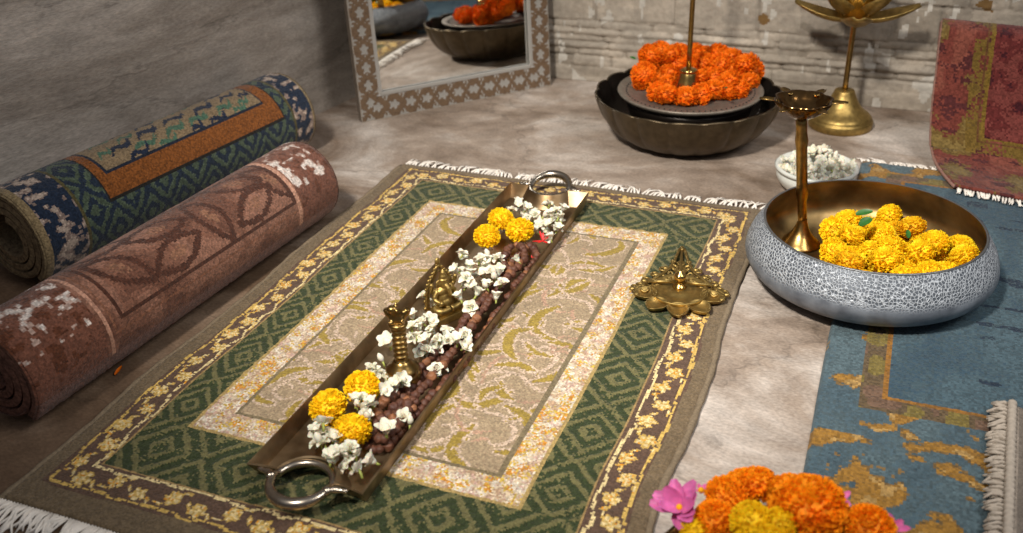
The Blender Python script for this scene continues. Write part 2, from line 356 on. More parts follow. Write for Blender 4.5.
# ------------------------------------------------------------------ green bordered rug
def green_rug():
    x0, x1, y0, y1 = -0.114, 0.526, -0.785, 0.134; K = 0.0022
    nx = int((x1 - x0) / K); ny = int((y1 - y0) / K)
    gx = np.linspace(x0, x1, nx + 1); gy = np.linspace(y0, y1, ny + 1)
    cx = (gx[:-1] + gx[1:]) / 2; cy = (gy[:-1] + gy[1:]) / 2; X, Y = np.meshgrid(cx, cy, indexing='ij')
    rnd = _r.random(X.shape)
    tan = S(116, 99, 76); C = np.tile(np.array(tan), X.shape + (1,)).astype(float)
    # distance measures
    wob = (vnoise(X * 30, Y * 30, 2) - 0.5) * 0.005
    def inside(a, b, c, d, w=0): return (X + w > a) & (X + w < b) & (Y + w > c) & (Y + w < d)
    # brown floral border
    brown = inside(-0.091, 0.507, -0.752, 0.117, wob); C[brown] = S(98, 76, 62)
    # dotted yellow lines: outer and inner
    ring = lambda a, b, c, d: np.maximum(np.maximum(a - X, X - b), np.maximum(c - Y, Y - d))
    gold = np.array(S(214, 178, 96)); cream = np.array(S(228, 205, 150))
    rO = ring(-0.086, 0.502, -0.747, 0.112); rI = ring(-0.054, 0.468, -0.714, 0.080)
    wig = (vnoise(X * 55, Y * 55, 41) - 0.5) * 0.006
    m = (np.abs(rO + wig) < 0.0018) & brown & (rnd < 0.86); C[m] = gold
    m = (np.abs(rI + wig * 1.4) < 0.0019) & brown & (rnd < 0.86); C[m] = cream
    # blossoms along the four sides
    rr = random.Random(3)
    def blossom(px, py, a, s):
        m0 = (np.abs(X - px) < 0.03) & (np.abs(Y - py) < 0.03); ix = np.where(m0)
        if not len(ix[0]): return
        x = X[ix] - px; y = Y[ix] - py; ca, sa = math.cos(a), math.sin(a); x, y = x * ca + y * sa, -x * sa + y * ca
        d = np.full(x.shape, 9.0)
        for k in range(5):
            t = k * 2 * PI / 5 + 0.3; d = np.minimum(d, np.hypot(x - math.cos(t) * 0.0075 * s, y - math.sin(t) * 0.0075 * s) / (0.0047 * s))
        d = np.minimum(d, np.hypot(x, y) / (0.0055 * s))
        for sx in (-1, 1):      # two leaves on the vine
            d = np.minimum(d, np.hypot((x - sx * 0.017 * s) / 2.3, (y - sx * 0.004 * s) + (x - sx * 0.017 * s) * 0.5) / (0.0026 * s))
        d = d + (rnd[ix] - 0.5) * 0.45
        sel = d < 1.0; col = np.where((d < 0.55)[:, None], cream[None], np.array(S(206, 170, 92))[None])
        col = np.where((rnd[ix] > 0.9)[:, None], np.array(S(222, 150, 40))[None], col)
        g = (ix[0][sel], ix[1][sel]); C[g] = col[sel]
    def side(xa, ya, xb, yb, n, a):
        for i in range(n):
            t = (i + 0.5) / n; o = 0.0035 * (1 if i % 2 else -1)
            px, py = xa + (xb - xa) * t, ya + (yb - ya) * t
            if a == 0: py += o
            else: px += o
            blossom(px + rr.uniform(-.002, .002), py, a + (0.5 if i % 2 else -0.5), rr.uniform(0.8, 1.0))
    side(-0.07, 0.096, 0.485, 0.096, 17, 0); side(-0.07, -0.731, 0.485, -0.731, 15, 0)
    side(-0.070, -0.73, -0.070, 0.095, 25, PI / 2); side(0.485, -0.73, 0.485, 0.095, 25, PI / 2)
    # thin tan line then the green diamond band
    C[inside(-0.0505, 0.4625, -0.7105, 0.0755)] = S(158, 130, 84)
    green = inside(-0.047, 0.459, -0.707, 0.072)
    gd, gl = np.array(S(55, 64, 38)), np.array(S(110, 105, 68))
    def diam(u, v, per, hw):
        p = np.abs((u / per) % 1 - 0.5) * 2; q = np.abs(v) / hw
        s = p * 1.5 + q * 0.95; s = s + (vnoise(u * 160 + v * 0, v * 160, 88) - .5) * .13; return ((s * 1.62 + 0.62) % 1) < 0.40
    top = diam(X - 0.05, Y - 0.036, 0.112, 0.036); bot = diam(X - 0.05, Y + 0.666, 0.112, 0.040)
    lef = diam(Y + 0.02, X + 0.0235, 0.104, 0.026); rig = diam(Y + 0.02, X - 0.4295, 0.104, 0.032)
    sel = np.where(Y > 0, top, np.where(Y < -0.625, bot, np.where(X < 0, lef, rig)))
    sel = sel ^ ((rnd > 0.90) & (vnoise(X * 80, Y * 80, 4) > .5))
    C[green] = np.where(sel[green][:, None], gl, gd)
    relief = np.zeros(X.shape); relief[green & ~sel] = -0.0009
    # cream speckled band
    band = inside(0, 0.4, -0.625, 0)
    n1 = vnoise(X * 130, Y * 130, 7) * 0.6 + rnd * 0.4; n2 = vnoise(X * 90, Y * 90, 8) * 0.55 + _r.random(X.shape) * 0.45
    bc = np.tile(np.array(S(222, 202, 176)), X.shape + (1,))
    bc[n1 > 0.60] = S(236, 224, 210); bc[n1 < 0.36] = S(196, 164, 138)
    bc[n2 > 0.64] = S(214, 182, 84); bc[n2 > 0.74] = S(214, 148, 60); bc[n2 < 0.25] = S(206, 172, 160)
    C[band] = bc[band] * np.array([.86, .85, .80])
    C[ring(0, 0.4, -0.625, 0) > -0.0035] = np.where(green[..., None], np.where(sel[..., None], gl, gd), C)[ring(0, 0.4, -0.625, 0) > -0.0035]
    edge = (np.abs(ring(0, 0.4, -0.625, 0) + 0.001) < 0.0022); C[edge] = S(172, 146, 92)
    # centre field
    f = inside(0.036, 0.364, -0.589, -0.036); C[f] = S(124, 110, 84)
    relief[f] = -0.0008
    f2 = inside(0.041, 0.359, -0.584, -0.041); base = np.array(S(164, 144, 116))
    C[f2] = base; C[f2 & (rnd > 0.8)] = S(158, 136, 110)
    relief[f2] = 0
    olive, pinkw, tang = np.array(S(158, 134, 62)), np.array(S(202, 178, 156)), np.array(S(184, 148, 124))
    def stroke(pts, w, kind='leaf'):
        a = np.array(sm(pts, 5)); lo = a.min(0) - 0.02; hi = a.max(0) + 0.02
        i0, i1 = np.searchsorted(cx, [lo[0], hi[0]]); j0, j1 = np.searchsorted(cy, [lo[1], hi[1]])
        if i1 <= i0 or j1 <= j0: return
        sx = slice(i0, i1); sy = slice(j0, j1); d, t = polydist(X[sx, sy], Y[sx, sy], [tuple(q) for q in a])
        ff = f2[sx, sy]; rj = rnd[sx, sy]; ww = w * 1.25 * np.sin(PI * np.clip(t * 0.92 + 0.06, 0, 1)) ** 0.7
        jag = (rj - 0.5) * 0.0025; sub = C[sx, sy]
        if kind == 'leaf':
            sub[(d + jag < ww + 0.0032) & ff & (rj < 0.75)] = pinkw; sub[(d + jag < ww) & ff] = olive
        else:
            sub[(d + jag < ww) & ff & (rj < 0.82)] = pinkw if kind == 'vine' else tang
    def motif(mx, my, s, fl, a):
        ca, sa = math.cos(a), math.sin(a)
        T = lambda pts: [(mx + (x * fl * ca - y * sa) * s, my + (x * fl * sa + y * ca) * s) for x, y in pts]
        stroke(T([(0, -.08), (.02, -.03), (.05, 0), (.045, .045), (.015, .05), (.01, .03)]), 0.0024 , 'vine')
        stroke(T([(.0, -.075), (-.02, -.03), (-.01, .01), (.02, .02)]), 0.002, 'tang')
        stroke(T([(.055, -.03), (.075, .005), (.065, .045)]), 0.0058 * s)
        stroke(T([(.0, .0), (-.03, .02), (-.045, .055), (-.03, .08)]), 0.0066 * s)
        stroke(T([(-.02, -.055), (-.05, -.04), (-.07, -.01)]), 0.005 * s)
        stroke(T([(.015, .065), (.04, .075), (.065, .068)]), 0.0048 * s)
        stroke(T([(.02, -.055), (.035, -.075), (.06, -.078)]), 0.005 * s)
        stroke(T([(-.075, .03), (-.065, .06), (-.07, .085)]), 0.002, 'vine')
    for mx, my, s, fl, a in [(0.10, -0.10, .8, 1, 0.2), (0.30, -0.10, .8, -1, -0.2), (0.17, -0.09, .6, 1, 1.3), (0.33, -0.17, .7, 1, 1.9), (0.07, -0.17, .7, 1, -1.2), (0.26, -0.33, .75, -1, 1.5), (0.32, -0.45, .75, 1, 1.7), (0.07, -0.32, .6, 1, 1.0), (0.25, -0.54, .6, 1, -.9), (0.34, -0.33, .6, 1, .4), (0.14, -0.56, .6, -1, .2), (0.08, -0.46, .65, 1, -1.6), (0.26, -0.20, .6, 1, 2.2), (0.24, -0.06, .5, -1, .6), (0.10, -0.24, .85, 1, 2.6), (0.31, -0.25, .85, -1, -2.7),
                             (0.10, -0.39, .85, -1, 0.3), (0.30, -0.385, .85, 1, -0.3), (0.10, -0.52, .75, 1, 2.7), (0.305, -0.52, .78, -1, -2.5),
                             (0.20, -0.17, .6, 1, 0), (0.21, -0.46, .65, -1, 3.0), (0.2, -0.31, .7, 1, 1.2)]:
        motif(mx, my, s, fl, a)
    for _ in range(60):
        px, py = rr.uniform(.05, .35), rr.uniform(-.57, -.05); a = rr.uniform(-0.6, 0.6) + (PI / 2 if rr.random() < 0.4 else 0); L = rr.uniform(.008, .022)
        stroke([(px, py), (px + L * math.cos(a) * .5, py + L * math.sin(a) * .5 + .003), (px + L * math.cos(a), py + L * math.sin(a))], 0.0018, rr.choice(['vine', 'vine', 'tang']))
    # knot-to-knot colour variation of the wool
    C *= (0.74 + 0.52 * _r.random(X.shape))[..., None]; C *= (0.92 + 0.16 * vnoise(X * 12, Y * 60, 17))[..., None]
    # vertices
    VX, VY = np.meshgrid(gx, gy, indexing='ij'); P = np.zeros(VX.shape + (3,))
    edge_w = (vnoise(VX * 0 + 3, VY * 9, 6) - 0.5) * 0.010 * np.clip(np.abs(VX - 0.2) * 3, 0, 1) ** 3
    P[..., 0] = VX + edge_w; P[..., 1] = VY + (vnoise(VX * 9, VY * 0 + 3, 16) - 0.5) * 0.008 * np.clip(np.abs(VY + 0.32) * 2.2, 0, 1) ** 3
    rl = np.zeros(VX.shape); rl[:-1, :-1] += relief; rl[1:, 1:] += relief; rl *= 0.5
    P[..., 2] = 0.008 + rl + (_r.random(VX.shape) - 0.5) * 0.0011 + (vnoise(VX * 8, VY * 8, 9) - 0.5) * 0.0018
    e = np.minimum.reduce([VX - x0, x1 - VX, VY - y0, y1 - VY]); P[..., 2] *= np.clip(0.25 + e / 0.006, 0, 1) ** 0.5
    P[0, :, 2] = P[-1, :, 2] = 0.0005; P[:, 0, 2] = P[:, -1, 2] = 0.0005
    root = thing('rug', 'rectangular rug with green diamond border and floral brown edge under the long metal tray', 'rug', (0, 0, 0))
    link('pile', grid_mesh('pile', P, C), RUGM, root, smooth=False)
    bm = bmesh.new(); back = [(x0 + (x1 - x0) * k / 20, P[int(nx * k / 20), -1, 1], 0) for k in range(21)]
    fringe(bm, back, (0.05, 1, 0), 0.031, 0.0056, 0.0013, 0.8, z=0.006); obj('fringe', bm, FRINGE, root)
    bm = bmesh.new(); fr = [(x0 + (x1 - x0) * k / 20, P[int(nx * k / 20), 0, 1], 0) for k in range(21)]
    fringe(bm, fr, (-0.1, -1, 0), 0.034, 0.0036, 0.0015, 0.7, z=0.005, seed=5); obj('fringe', bm, FRINGE, root)
    bind = mat('tan_binding', S(128, 112, 90), 0.95, noise=0.3, nscale=150, bump=0.8, bscale=300)
    for col in (0, -1):
        bm = bmesh.new(); pts = [tuple(P[col, j, :2]) + (0.004,) for j in range(0, ny + 1, 6)]
        tube(bm, pts, [0.0042 + 0.0006 * math.sin(i * 1.7) for i in range(len(pts))], 8); obj('side_binding', bm, bind, root)
green_rug()

# ------------------------------------------------------------------ blue rug
def blue_rug():
    x0, x1, y0, y1 = 0.652, 1.32, -0.80, 0.386; K = 0.003
    nx = int((x1 - x0) / K); ny = int((y1 - y0) / K); gx = np.linspace(x0, x1, nx + 1); gy = np.linspace(y0, y1, ny + 1)
    X, Y = np.meshgrid((gx[:-1] + gx[1:]) / 2, (gy[:-1] + gy[1:]) / 2, indexing='ij'); rnd = _r.random(X.shape)
    blue = np.array(S(88, 107, 114)); C = np.tile(blue, X.shape + (1,)).astype(float)
    C[vnoise(X * 25, Y * 25, 3) + rnd * .5 > .9] = S(76, 96, 106)
    och = np.array(S(158, 116, 50)); och2 = np.array(S(126, 100, 62)); 
    wx_ = X + (vnoise(X * 14, Y * 14, 61) - .5) * .05; wy_ = Y + (vnoise(X * 14, Y * 14, 62) - .5) * .05
    n = vnoise(wx_ * 24 + wy_ * 8, wy_ * 50, 23) * 0.8 + vnoise(X * 110, Y * 110, 24) * 0.2
    n = n + (rnd - .5) * .06; C[(n > 0.515)] = och2; C[(n > 0.555)] = och
    C[(n > 0.59) & (vnoise(X * 60, Y * 60, 33) > .7)] = S(178, 142, 84)
    # band and field
    def ring(a, b, c, d): return np.maximum(np.maximum(a - X, X - b), np.maximum(c - Y, Y - d))
    r = ring(0.728, 1.25, -0.318, 0.31)
    band = (r < 0.030) & (r > 0); C[band] = S(104, 86, 62)
    sp = vnoise(X * 45, Y * 45, 70); C[band & (sp > .6)] = S(128, 112, 58); C[band & (sp < .3)] = S(118, 92, 74)
    C[(r > 0) & (r < 0.006)] = S(150, 104, 44)
    fld = r <= 0; C[fld] = S(76, 98, 108); C[fld & (vnoise(X * 40, Y * 18, 5) * .6 + rnd * .4 > .62)] = S(58, 80, 94)
    C[fld & (vnoise(X * 18, Y * 60, 15) > .86) & (rnd > .3)] = S(38, 52, 68)
    C *= (0.60 + 0.56 * rnd)[..., None]
    VX, VY = np.meshgrid(gx, gy, indexing='ij'); P = np.zeros(VX.shape + (3,)); P[..., 0] = VX + (vnoise(VX * 0 + 2, VY * 7, 3) - .5) * .006; P[..., 1] = VY
    P[..., 2] = 0.007 + (_r.random(VX.shape) - 0.5) * 0.0012; P[0, :, 2] = P[-1, :, 2] = P[:, 0, 2] = P[:, -1, 2] = 0.0005
    # the far edge runs slightly askew
    P[..., 1] -= (VX - x0) * 0.06 * np.clip((VY + .2) / .58, 0, 1)
    root = thing('rug', 'blue rug with ochre flowers lying under the silver bowl at the right', 'rug')
    link('pile', grid_mesh('pile', P, C), RUGM, root, smooth=False)
    bm = bmesh.new(); fringe(bm, [(x0, y1, 0), (x1, y1 - 0.04, 0)], (-0.25, 1, 0), 0.026, 0.0045, 0.0014, 0.5, seed=9); obj('fringe', bm, FRINGE, root)
blue_rug()

# ------------------------------------------------------------------ rolled rugs
def roll(label, p0, p1, r, colfun, th_end, turns, thick, back_rgb, endcol, squash=1.0):
    """carpet rolled as a spiral; colfun(t metres, theta degrees from the top towards the room) -> rgb array"""
    a = Vector((p1[0] - p0[0], p1[1] - p0[1], 0)); L = a.length; rz = math.atan2(a.y, a.x)
    root = thing('rolled_rug', label, 'rolled rug', (p0[0], p0[1], 0), rz)
    K = 0.0026; nt_ = int(L / K)
    T = np.linspace(0, L, nt_ + 1)
    # spiral angle th (deg, clockwise towards room positive); outer turn ends at th_end
    tot = 360 * turns; nS = int(2 * PI * r / K * 1.0); per = 360 / nS
    S_ = np.arange(th_end - tot, th_end + 1e-6, per * 1.0)      # inner -> outer end
    turnsin = (th_end - S_) / 360; ro = r - turnsin * thick
    keep_out = turnsin <= 1.02
    def ringpos(rad, th):
        tr = np.radians(th); return -np.sin(tr) * rad, np.cos(tr) * rad     # local y points left of axis; room side is -y
    def surf(rad, ths, ts, wob=0.0):
        y, z = ringpos(rad, ths); P = np.zeros((len(ths), len(ts), 3))
        P[..., 0] = ts[None, :]; P[..., 1] = y[:, None]; P[..., 2] = z[:, None] * squash + r * squash
        return P
    # outer pile of the last turn
    th = S_[keep_out]; P = surf(ro[keep_out], th, T)
    n = _r.random(P.shape[:2]) * 0.0012; nr = P.copy(); nr[..., 2] -= r * squash; nr[..., 0] = 0
    nr /= np.linalg.norm(nr, axis=-1, keepdims=True); P += nr * (n[..., None] - 0.0006)
    endround = np.clip(np.minimum(T, L - T) / 0.006, 0, 1); P -= nr * ((1 - np.sqrt(endround)) * 0.0035)[None, :, None]
    tc_ = (T[:-1] + T[1:]) / 2; hc = (th[:-1] + th[1:]) / 2; TT, HH = np.meshgrid(tc_, hc)
    hw = (HH + 180) % 360 - 180
    C = colfun(TT, hw, L); C *= (0.68 + 0.64 * _r.random(TT.shape))[..., None]
    link('pile', grid_mesh('pile', P, C), ROLLM, root, smooth=False)
    # thick spiral body seen at the ends
    stp = max(1, int(6 / per)); S2 = S_[::stp]; r2 = (r - (th_end - S2) / 360 * thick); Ts = np.array([0.001, 0.004, L * .5, L - 0.004, L - 0.001])
    out = surf(r2 - 0.0008, S2, Ts); inn = surf(np.maximum(r2 - thick * 0.80, 0.004), S2, Ts)
    out[:, 0, 0] += 0.001; 
    c2 = np.tile(np.array(back_rgb), (len(S2) - 1, len(Ts) - 1, 1))
    def addm(name, P, C, flip): return grid_mesh(name, P, C, flip=flip)
    body = bmesh.new()
    ov = [[body.verts.new(p) for p in row] for row in out]; iv = [[body.verts.new(p) for p in row] for row in inn]
    for i in range(len(S2) - 1):
        for j in range(len(Ts) - 1):
            if (th_end - S2[i]) / 360 > 1.0: body.faces.new((ov[i][j], ov[i][j + 1], ov[i + 1][j + 1], ov[i + 1][j]))
            body.faces.new((iv[i][j], iv[i + 1][j], iv[i + 1][j + 1], iv[i][j + 1]))
        for j, jj in ((0, 0), (len(Ts) - 1,) * 2):
            f = (ov[i][j], ov[i + 1][j], iv[i + 1][j], iv[i][j]); body.faces.new(f if j else tuple(reversed(f)))
    for i in (0, len(S2) - 1):
        for j in range(len(Ts) - 1): body.faces.new((ov[i][j], ov[i][j + 1], iv[i][j + 1], iv[i][j]))
    bmesh.ops.recalc_face_normals(body, faces=body.faces)
    m = mat('roll_backing_' + str(len(MATS)), back_rgb, 0.95, noise=0.4, nscale=150, bump=1.0, bscale=300, col2=endcol, spec=0.1)
    obj('backing', body, m, root, smooth=False)
    return root
def pdist(A, B, pts): return polydist(A, B, pts)
def blue_roll_col(T, H, L):
    # A runs along the axis, B around the roll, both in metres
    B = H / 180 * PI * 0.073; rnd = _r.random(T.shape); C = np.tile(np.array(S(36, 48, 62)), T.shape + (1,)).astype(float)
    navy, grn, tan, orn, olv = (np.array(S(*c)) for c in ((42, 54, 70), (84, 98, 80), (150, 128, 98), (148, 88, 40), (96, 88, 56)))
    # zig-zag fret
    per = 0.064; p = np.abs((T / per + 0.0) % 1 - .5) * 2; q = np.abs(((B + 0.02) / 0.08) % 1 - .5) * 2
    s = (p + q) * 1.7 + (vnoise(T * 150, B * 150, 5) - .5) * .35; C[:] = navy; C[(s % 1) < 0.46] = grn
    C[(s % 1 < .1)] = S(98, 112, 92)
    dx = np.maximum(0.125 - T, T - 0.503)
    HL = 0.5   # lower edge of frame at 72 degrees
    lo = np.radians(72) * 0.073; up = -np.radians(75) * 0.073
    dB = np.maximum(B - lo, up - B); d = np.maximum(dx, dB)
    C[(d < 0.0035)] = S(40, 38, 34); C[d < 0] = orn; C[(d < 0) & (rnd > .75)] = S(126, 74, 32)
    d2 = np.maximum(np.maximum(0.142 - T, T - 0.481), np.maximum(B - np.radians(44) * .073, up * .7 - B))
    C[d2 < 0.0] = S(36, 44, 60); C[d2 < -0.004] = tan
    ins = d2 < -0.004
    for i, (a, b, l, w, c) in enumerate([(.20, .02, .05, .004, 0), (.235, .035, .06, .0035, 1), (.26, .01, .05, .005, 0), (.30, .03, .05, .004, 1), (.32, .005, .06, .004, 0),
                                         (.35, .03, .05, .0045, 1), (.38, .01, .05, .005, 0), (.41, .03, .045, .004, 1), (.44, .005, .045, .0035, 0), (.45, .035, .03, .003, 1),
                                         (.19, -.02, .05, .004, 1), (.28, -.02, .05, .004, 0), (.36, -.025, .05, .004, 1), (.43, -.02, .05, .004, 0), (.225, .0, .04, .003, 1), (.335, .045, .03, .003, 0), (.215, .045, .05, .003, 0), (.27, .048, .05, .003, 1), (.38, .046, .05, .003, 0), (.43, .046, .04, .003, 1), (.24, -.03, .05, .004, 0), (.32, -.03, .05, .004, 1), (.40, -.03, .05, .004, 0), (.17, .02, .03, .003, 1), (.465, .02, .025, .003, 0)]):
        dd, t = pdist(T, B, [tuple(x) for x in sm([(a - l / 2, b + .012), (a - l / 6, b - .002), (a + l / 5, b + .004), (a + l / 2, b - .014)], 4)])
        C[(dd + (rnd - .5) * .003 < w * 1.45 * np.sin(PI * np.clip(t, .08, .95))) & ins] = [S(36, 46, 68), S(84, 118, 96)][c]
    # end borders: navy with beige-pink blotches, olive stripe between
    for lo_, hi_ in ((0.0, 0.072), (L - 0.052, L)):
        e = (T > lo_) & (T < hi_); C[e] = S(38, 50, 70); nz = vnoise(T * 95, B * 110, 12) * .7 + vnoise(T * 240, B * 240, 13) * .3
        C[e & (nz > .56)] = S(150, 130, 120); C[e & (nz > .68)] = S(196, 176, 160)
    C[(np.abs(T - 0.075) < .003) | (np.abs(T - (L - .055)) < .003)] = olv
    C[(T < 0.014) | (T > L - 0.008)] = S(150, 130, 96)
    return C
def pink_roll_col(T, H, L):
    B = H / 180 * PI * 0.0655; rnd = _r.random(T.shape)
    base, dark, pale = (np.array(S(*c)) for c in ((124, 84, 67), (76, 44, 32), (196, 152, 134)))
    C = np.tile(base, T.shape + (1,)).astype(float)
    n = fbm(T * 22, B * 22, 44); C[n > .56] = S(140, 99, 81); C[n < .42] = S(106, 69, 54)
    def line(pts, w, c=dark, j=.003):
        d, t = pdist(T, B, [tuple(x) for x in sm(pts, 6)]); C[(d + (rnd - .5) * j < w)] = c
    lowB = np.radians(76) * .0655
    # pointed ovals in a lattice
    for k, (a, b) in enumerate([(.175, .035), (.255, .058), (.26, .012), (.335, .038), (.41, .058), (.415, .010), (.18, -.02), (.335, -.03), (.465, .036)]):
        ang = [0.9, -0.2, 0.2, 1.4, -0.3, 0.5, 0.3, 0.2, 1.2][k]; l = 0.046; ca, sa = math.cos(ang), math.sin(ang)
        for s in (-1, 1):
            q = [(-l, 0), (-l * .5, s * .014), (0, s * .019), (l * .5, s * .014), (l, 0)]
            line([(a + x * ca - y * sa, b + x * sa + y * ca) for x, y in q], .0042)
        d = np.hypot(((T - a) * ca + (B - b) * sa) / 2, -(T - a) * sa + (B - b) * ca); C[(d < .0075) & (rnd > .25)] = S(136, 96, 74)
    # the frame line round the middle field
    d = np.maximum(np.maximum(.135 - T, T - .478), np.abs(B) - lowB)
    C[np.abs(d) < .0028] = dark
    C[(d > .012) & (d < .016)] = S(132, 88, 66)
    ends = (T < .105) | (T > L - .095); nz = vnoise(T * 50, B * 50, 51) * .55 + vnoise(T * 150, B * 150, 52) * .45
    C[ends] = S(116, 74, 58); C[ends & (nz < .38)] = S(94, 54, 36); C[ends & (nz > .60) & (np.abs(B) < .075)] = S(176, 150, 138); C[ends & (nz > .66) & (np.abs(B) < .075)] = S(212, 200, 192)
    C[(np.abs(T - .112) < .003) | (np.abs(T - (L - .1)) < .003)] = S(186, 140, 118)
    C[B > np.radians(112) * .0655] = S(118, 84, 74)
    return C
roll('rolled blue rug with an orange framed panel lying against the grey wall', (-0.4475, -0.428), (-0.366, 0.148), 0.077, blue_roll_col, 150, 3.4, 0.0125,
     S(150, 132, 104), S(112, 96, 76))
roll('rolled rose-brown rug with worn leaf pattern in front of the blue roll', (-0.2080, -0.6850), (-0.1690, -0.1000), 0.0680, pink_roll_col, 138, 4.0, 0.0125,
     S(126, 92, 80), S(96, 70, 62))

# ------------------------------------------------------------------ mirror in a patterned frame
def mirror():
    Wd, Ht, bw, bb, th = 0.437, 0.50, 0.046, 0.052, 0.02
    root = thing('mirror', 'framed mirror with brown leaf inlay frame leaning in the corner', 'mirror', (-0.301, 0.31, 0.0), math.radians(48.6))
    root.rotation_euler = (math.radians(-3.0), 0, root.rotation_euler.z)
    K = 0.002; xs = np.linspace(0, Wd, int(Wd / K) + 1); zs = np.linspace(0, Ht, int(Ht / K) + 1)
    X, Z = np.meshgrid((xs[:-1] + xs[1:]) / 2, (zs[:-1] + zs[1:]) / 2, indexing='ij'); rnd = _r.random(X.shape)
    C = np.tile(np.array(S(156, 152, 146)), X.shape + (1,)).astype(float)
    dl, dr, db, dt = X, Wd - X, Z, Ht - Z
    horiz = np.minimum(db / bb, dt / bb) < np.minimum(dl / bw, dr / bw)
    across = np.where(horiz, np.minimum(db, dt) / bb, np.minimum(dl, dr) / bw); along = np.where(horiz, X, Z)
    p = 0.036; ph = along / p * PI
    leaf = 0.075 * np.sin(along * 520) * np.sin(across * 22)
    w = np.minimum(np.abs(across - .5 - .36 * np.cos(ph)), np.abs(across - .5 + .36 * np.cos(ph))) + leaf
    brown = w < .19; brown |= (np.abs(((along / p) % 1) - .5) < .05) & (across > .1) & (across < .9) & (np.abs(np.abs(across - .5) - .36) < .1)
    C[brown] = S(114, 92, 71); C[brown & (rnd > .8)] = S(92, 74, 58); C[across > .93] = S(190, 188, 184); C[across < .05] = S(150, 140, 128)
    C *= (.94 + .12 * rnd)[..., None]
    keep = (X < bw) | (X > Wd - bw) | (Z < bb) | (Z > Ht - bb)
    VX, VZ = np.meshgrid(xs, zs, indexing='ij'); P = np.zeros(VX.shape + (3,)); P[..., 0] = VX; P[..., 2] = VZ
    relief = np.zeros(VX.shape); relief[:-1, :-1] = np.where(brown, 0.0010, 0); P[..., 1] = -relief
    fm = mat('inlaid_frame', attr=True, rough=0.45, bump=0.2, bscale=120)
    side = mat('frame_side', S(120, 108, 96), 0.6, noise=0.2, nscale=60)
    me = grid_mesh('frame', P, C, keep)
    fo = link('frame', me, fm, root, smooth=False)
    bm = bmesh.new()
    for a, b, c, d in ((0, bw, 0, Ht), (Wd - bw, Wd, 0, Ht), (bw, Wd - bw, 0, bb), (bw, Wd - bw, Ht - bb, Ht)):
        box(bm, ((a + b) / 2, th / 2 + 0.0008, (c + d) / 2), (b - a - 0.001, th, d - c - 0.001), bev=0.0015)
    obj('frame_body', bm, side, root, smooth=False)
    bm = bmesh.new()
    e = 0.0035
    for a, b, c, d in ((bw - e, bw + e, bb, Ht - bb), (Wd - bw - e, Wd - bw + e, bb, Ht - bb), (bw, Wd - bw, bb - e, bb + e), (bw, Wd - bw, Ht - bb - e, Ht - bb + e)):
        box(bm, ((a + b) / 2, 0.001, (c + d) / 2), (b - a, 0.006, d - c), bev=0.001)
    obj('inner_trim', bm, mat('silver_trim', S(170, 166, 160), .6, .2), root, smooth=False)
    gm = mat('mirror_glass', (0.86, 0.87, 0.86), 0.015, 1.0)
    bm = bmesh.new(); box(bm, (Wd / 2, 0.009, Ht / 2), (Wd - 2 * bw + .004, 0.004, Ht - 2 * bb + .004)); obj('mirror_glass', bm, gm, root, smooth=False)
mirror()

# ------------------------------------------------------------------ flowers
def marigold_mesh(name, R, n=150, seed=0, flatz=0.78, m=YEL, pw=0.30):
    rr = random.Random(seed); bm = bmesh.new()
    ball(bm, (0, 0, 0), R * 0.80, (1, 1, flatz), 16, 10)
    ga = PI * (3 - math.sqrt(5))
    for i in range(n):
        z = 1 - 1.85 * (i + 0.5) / n; rad = math.sqrt(max(0, 1 - z * z)); t = ga * i + rr.uniform(-.15, .15)
        d = Vector((rad * math.cos(t), rad * math.sin(t), z)); d = (d + Vector((rr.uniform(-.12, .12), rr.uniform(-.12, .12), rr.uniform(-.12, .12)))).normalized()
        s = d.cross(Vector((0, 0, 1)) if abs(d.z) < .95 else Vector((1, 0, 0))).normalized(); up = s.cross(d).normalized()
        a = rr.uniform(-.6, .6); s, up = s * math.cos(a) + up * math.sin(a), up * math.cos(a) - s * math.sin(a)
        w = pw * R * rr.uniform(.75, 1.2); L1 = R * rr.uniform(.92, 1.06); rows = []
        for k, (l, ww, c) in enumerate(((.70, .5, 0), (.88, 1.0, .02), (1.0, 1.15, .06))):
            row = []
            for j in (-1, -.35, .35, 1):
                p = d * (L1 * l) + s * (w * .5 * ww * j) + up * (R * (c + .05 * j * j * k) + (R * .03 * rr.uniform(-1, 1) if k == 2 else 0))
                if k == 2: p -= d * R * .045 * abs(j)
                p.z *= flatz; row.append(bm.verts.new(p))
            rows.append(row)
        for a_, b_ in zip(rows[:-1], rows[1:]):
            for j in range(3): bm.faces.new((a_[j], a_[j + 1], b_[j + 1], b_[j]))
    me = mesh_from_bm(name, bm); me.materials.append(m)
    me.polygons.foreach_set('use_smooth', [True] * len(me.polygons)); return me
MY = [marigold_mesh('marigold_yellow', 0.022, 400, k, 0.8, YEL, .17) for k in range(3)]
MY2 = [marigold_mesh('marigold_golden', 0.021, 340, 10 + k, 0.75, YEL2, .18) for k in range(2)]
MO = [marigold_mesh('marigold_orange', 0.0215, 260, 20 + k, 0.8, ORG, .21) for k in range(3)]

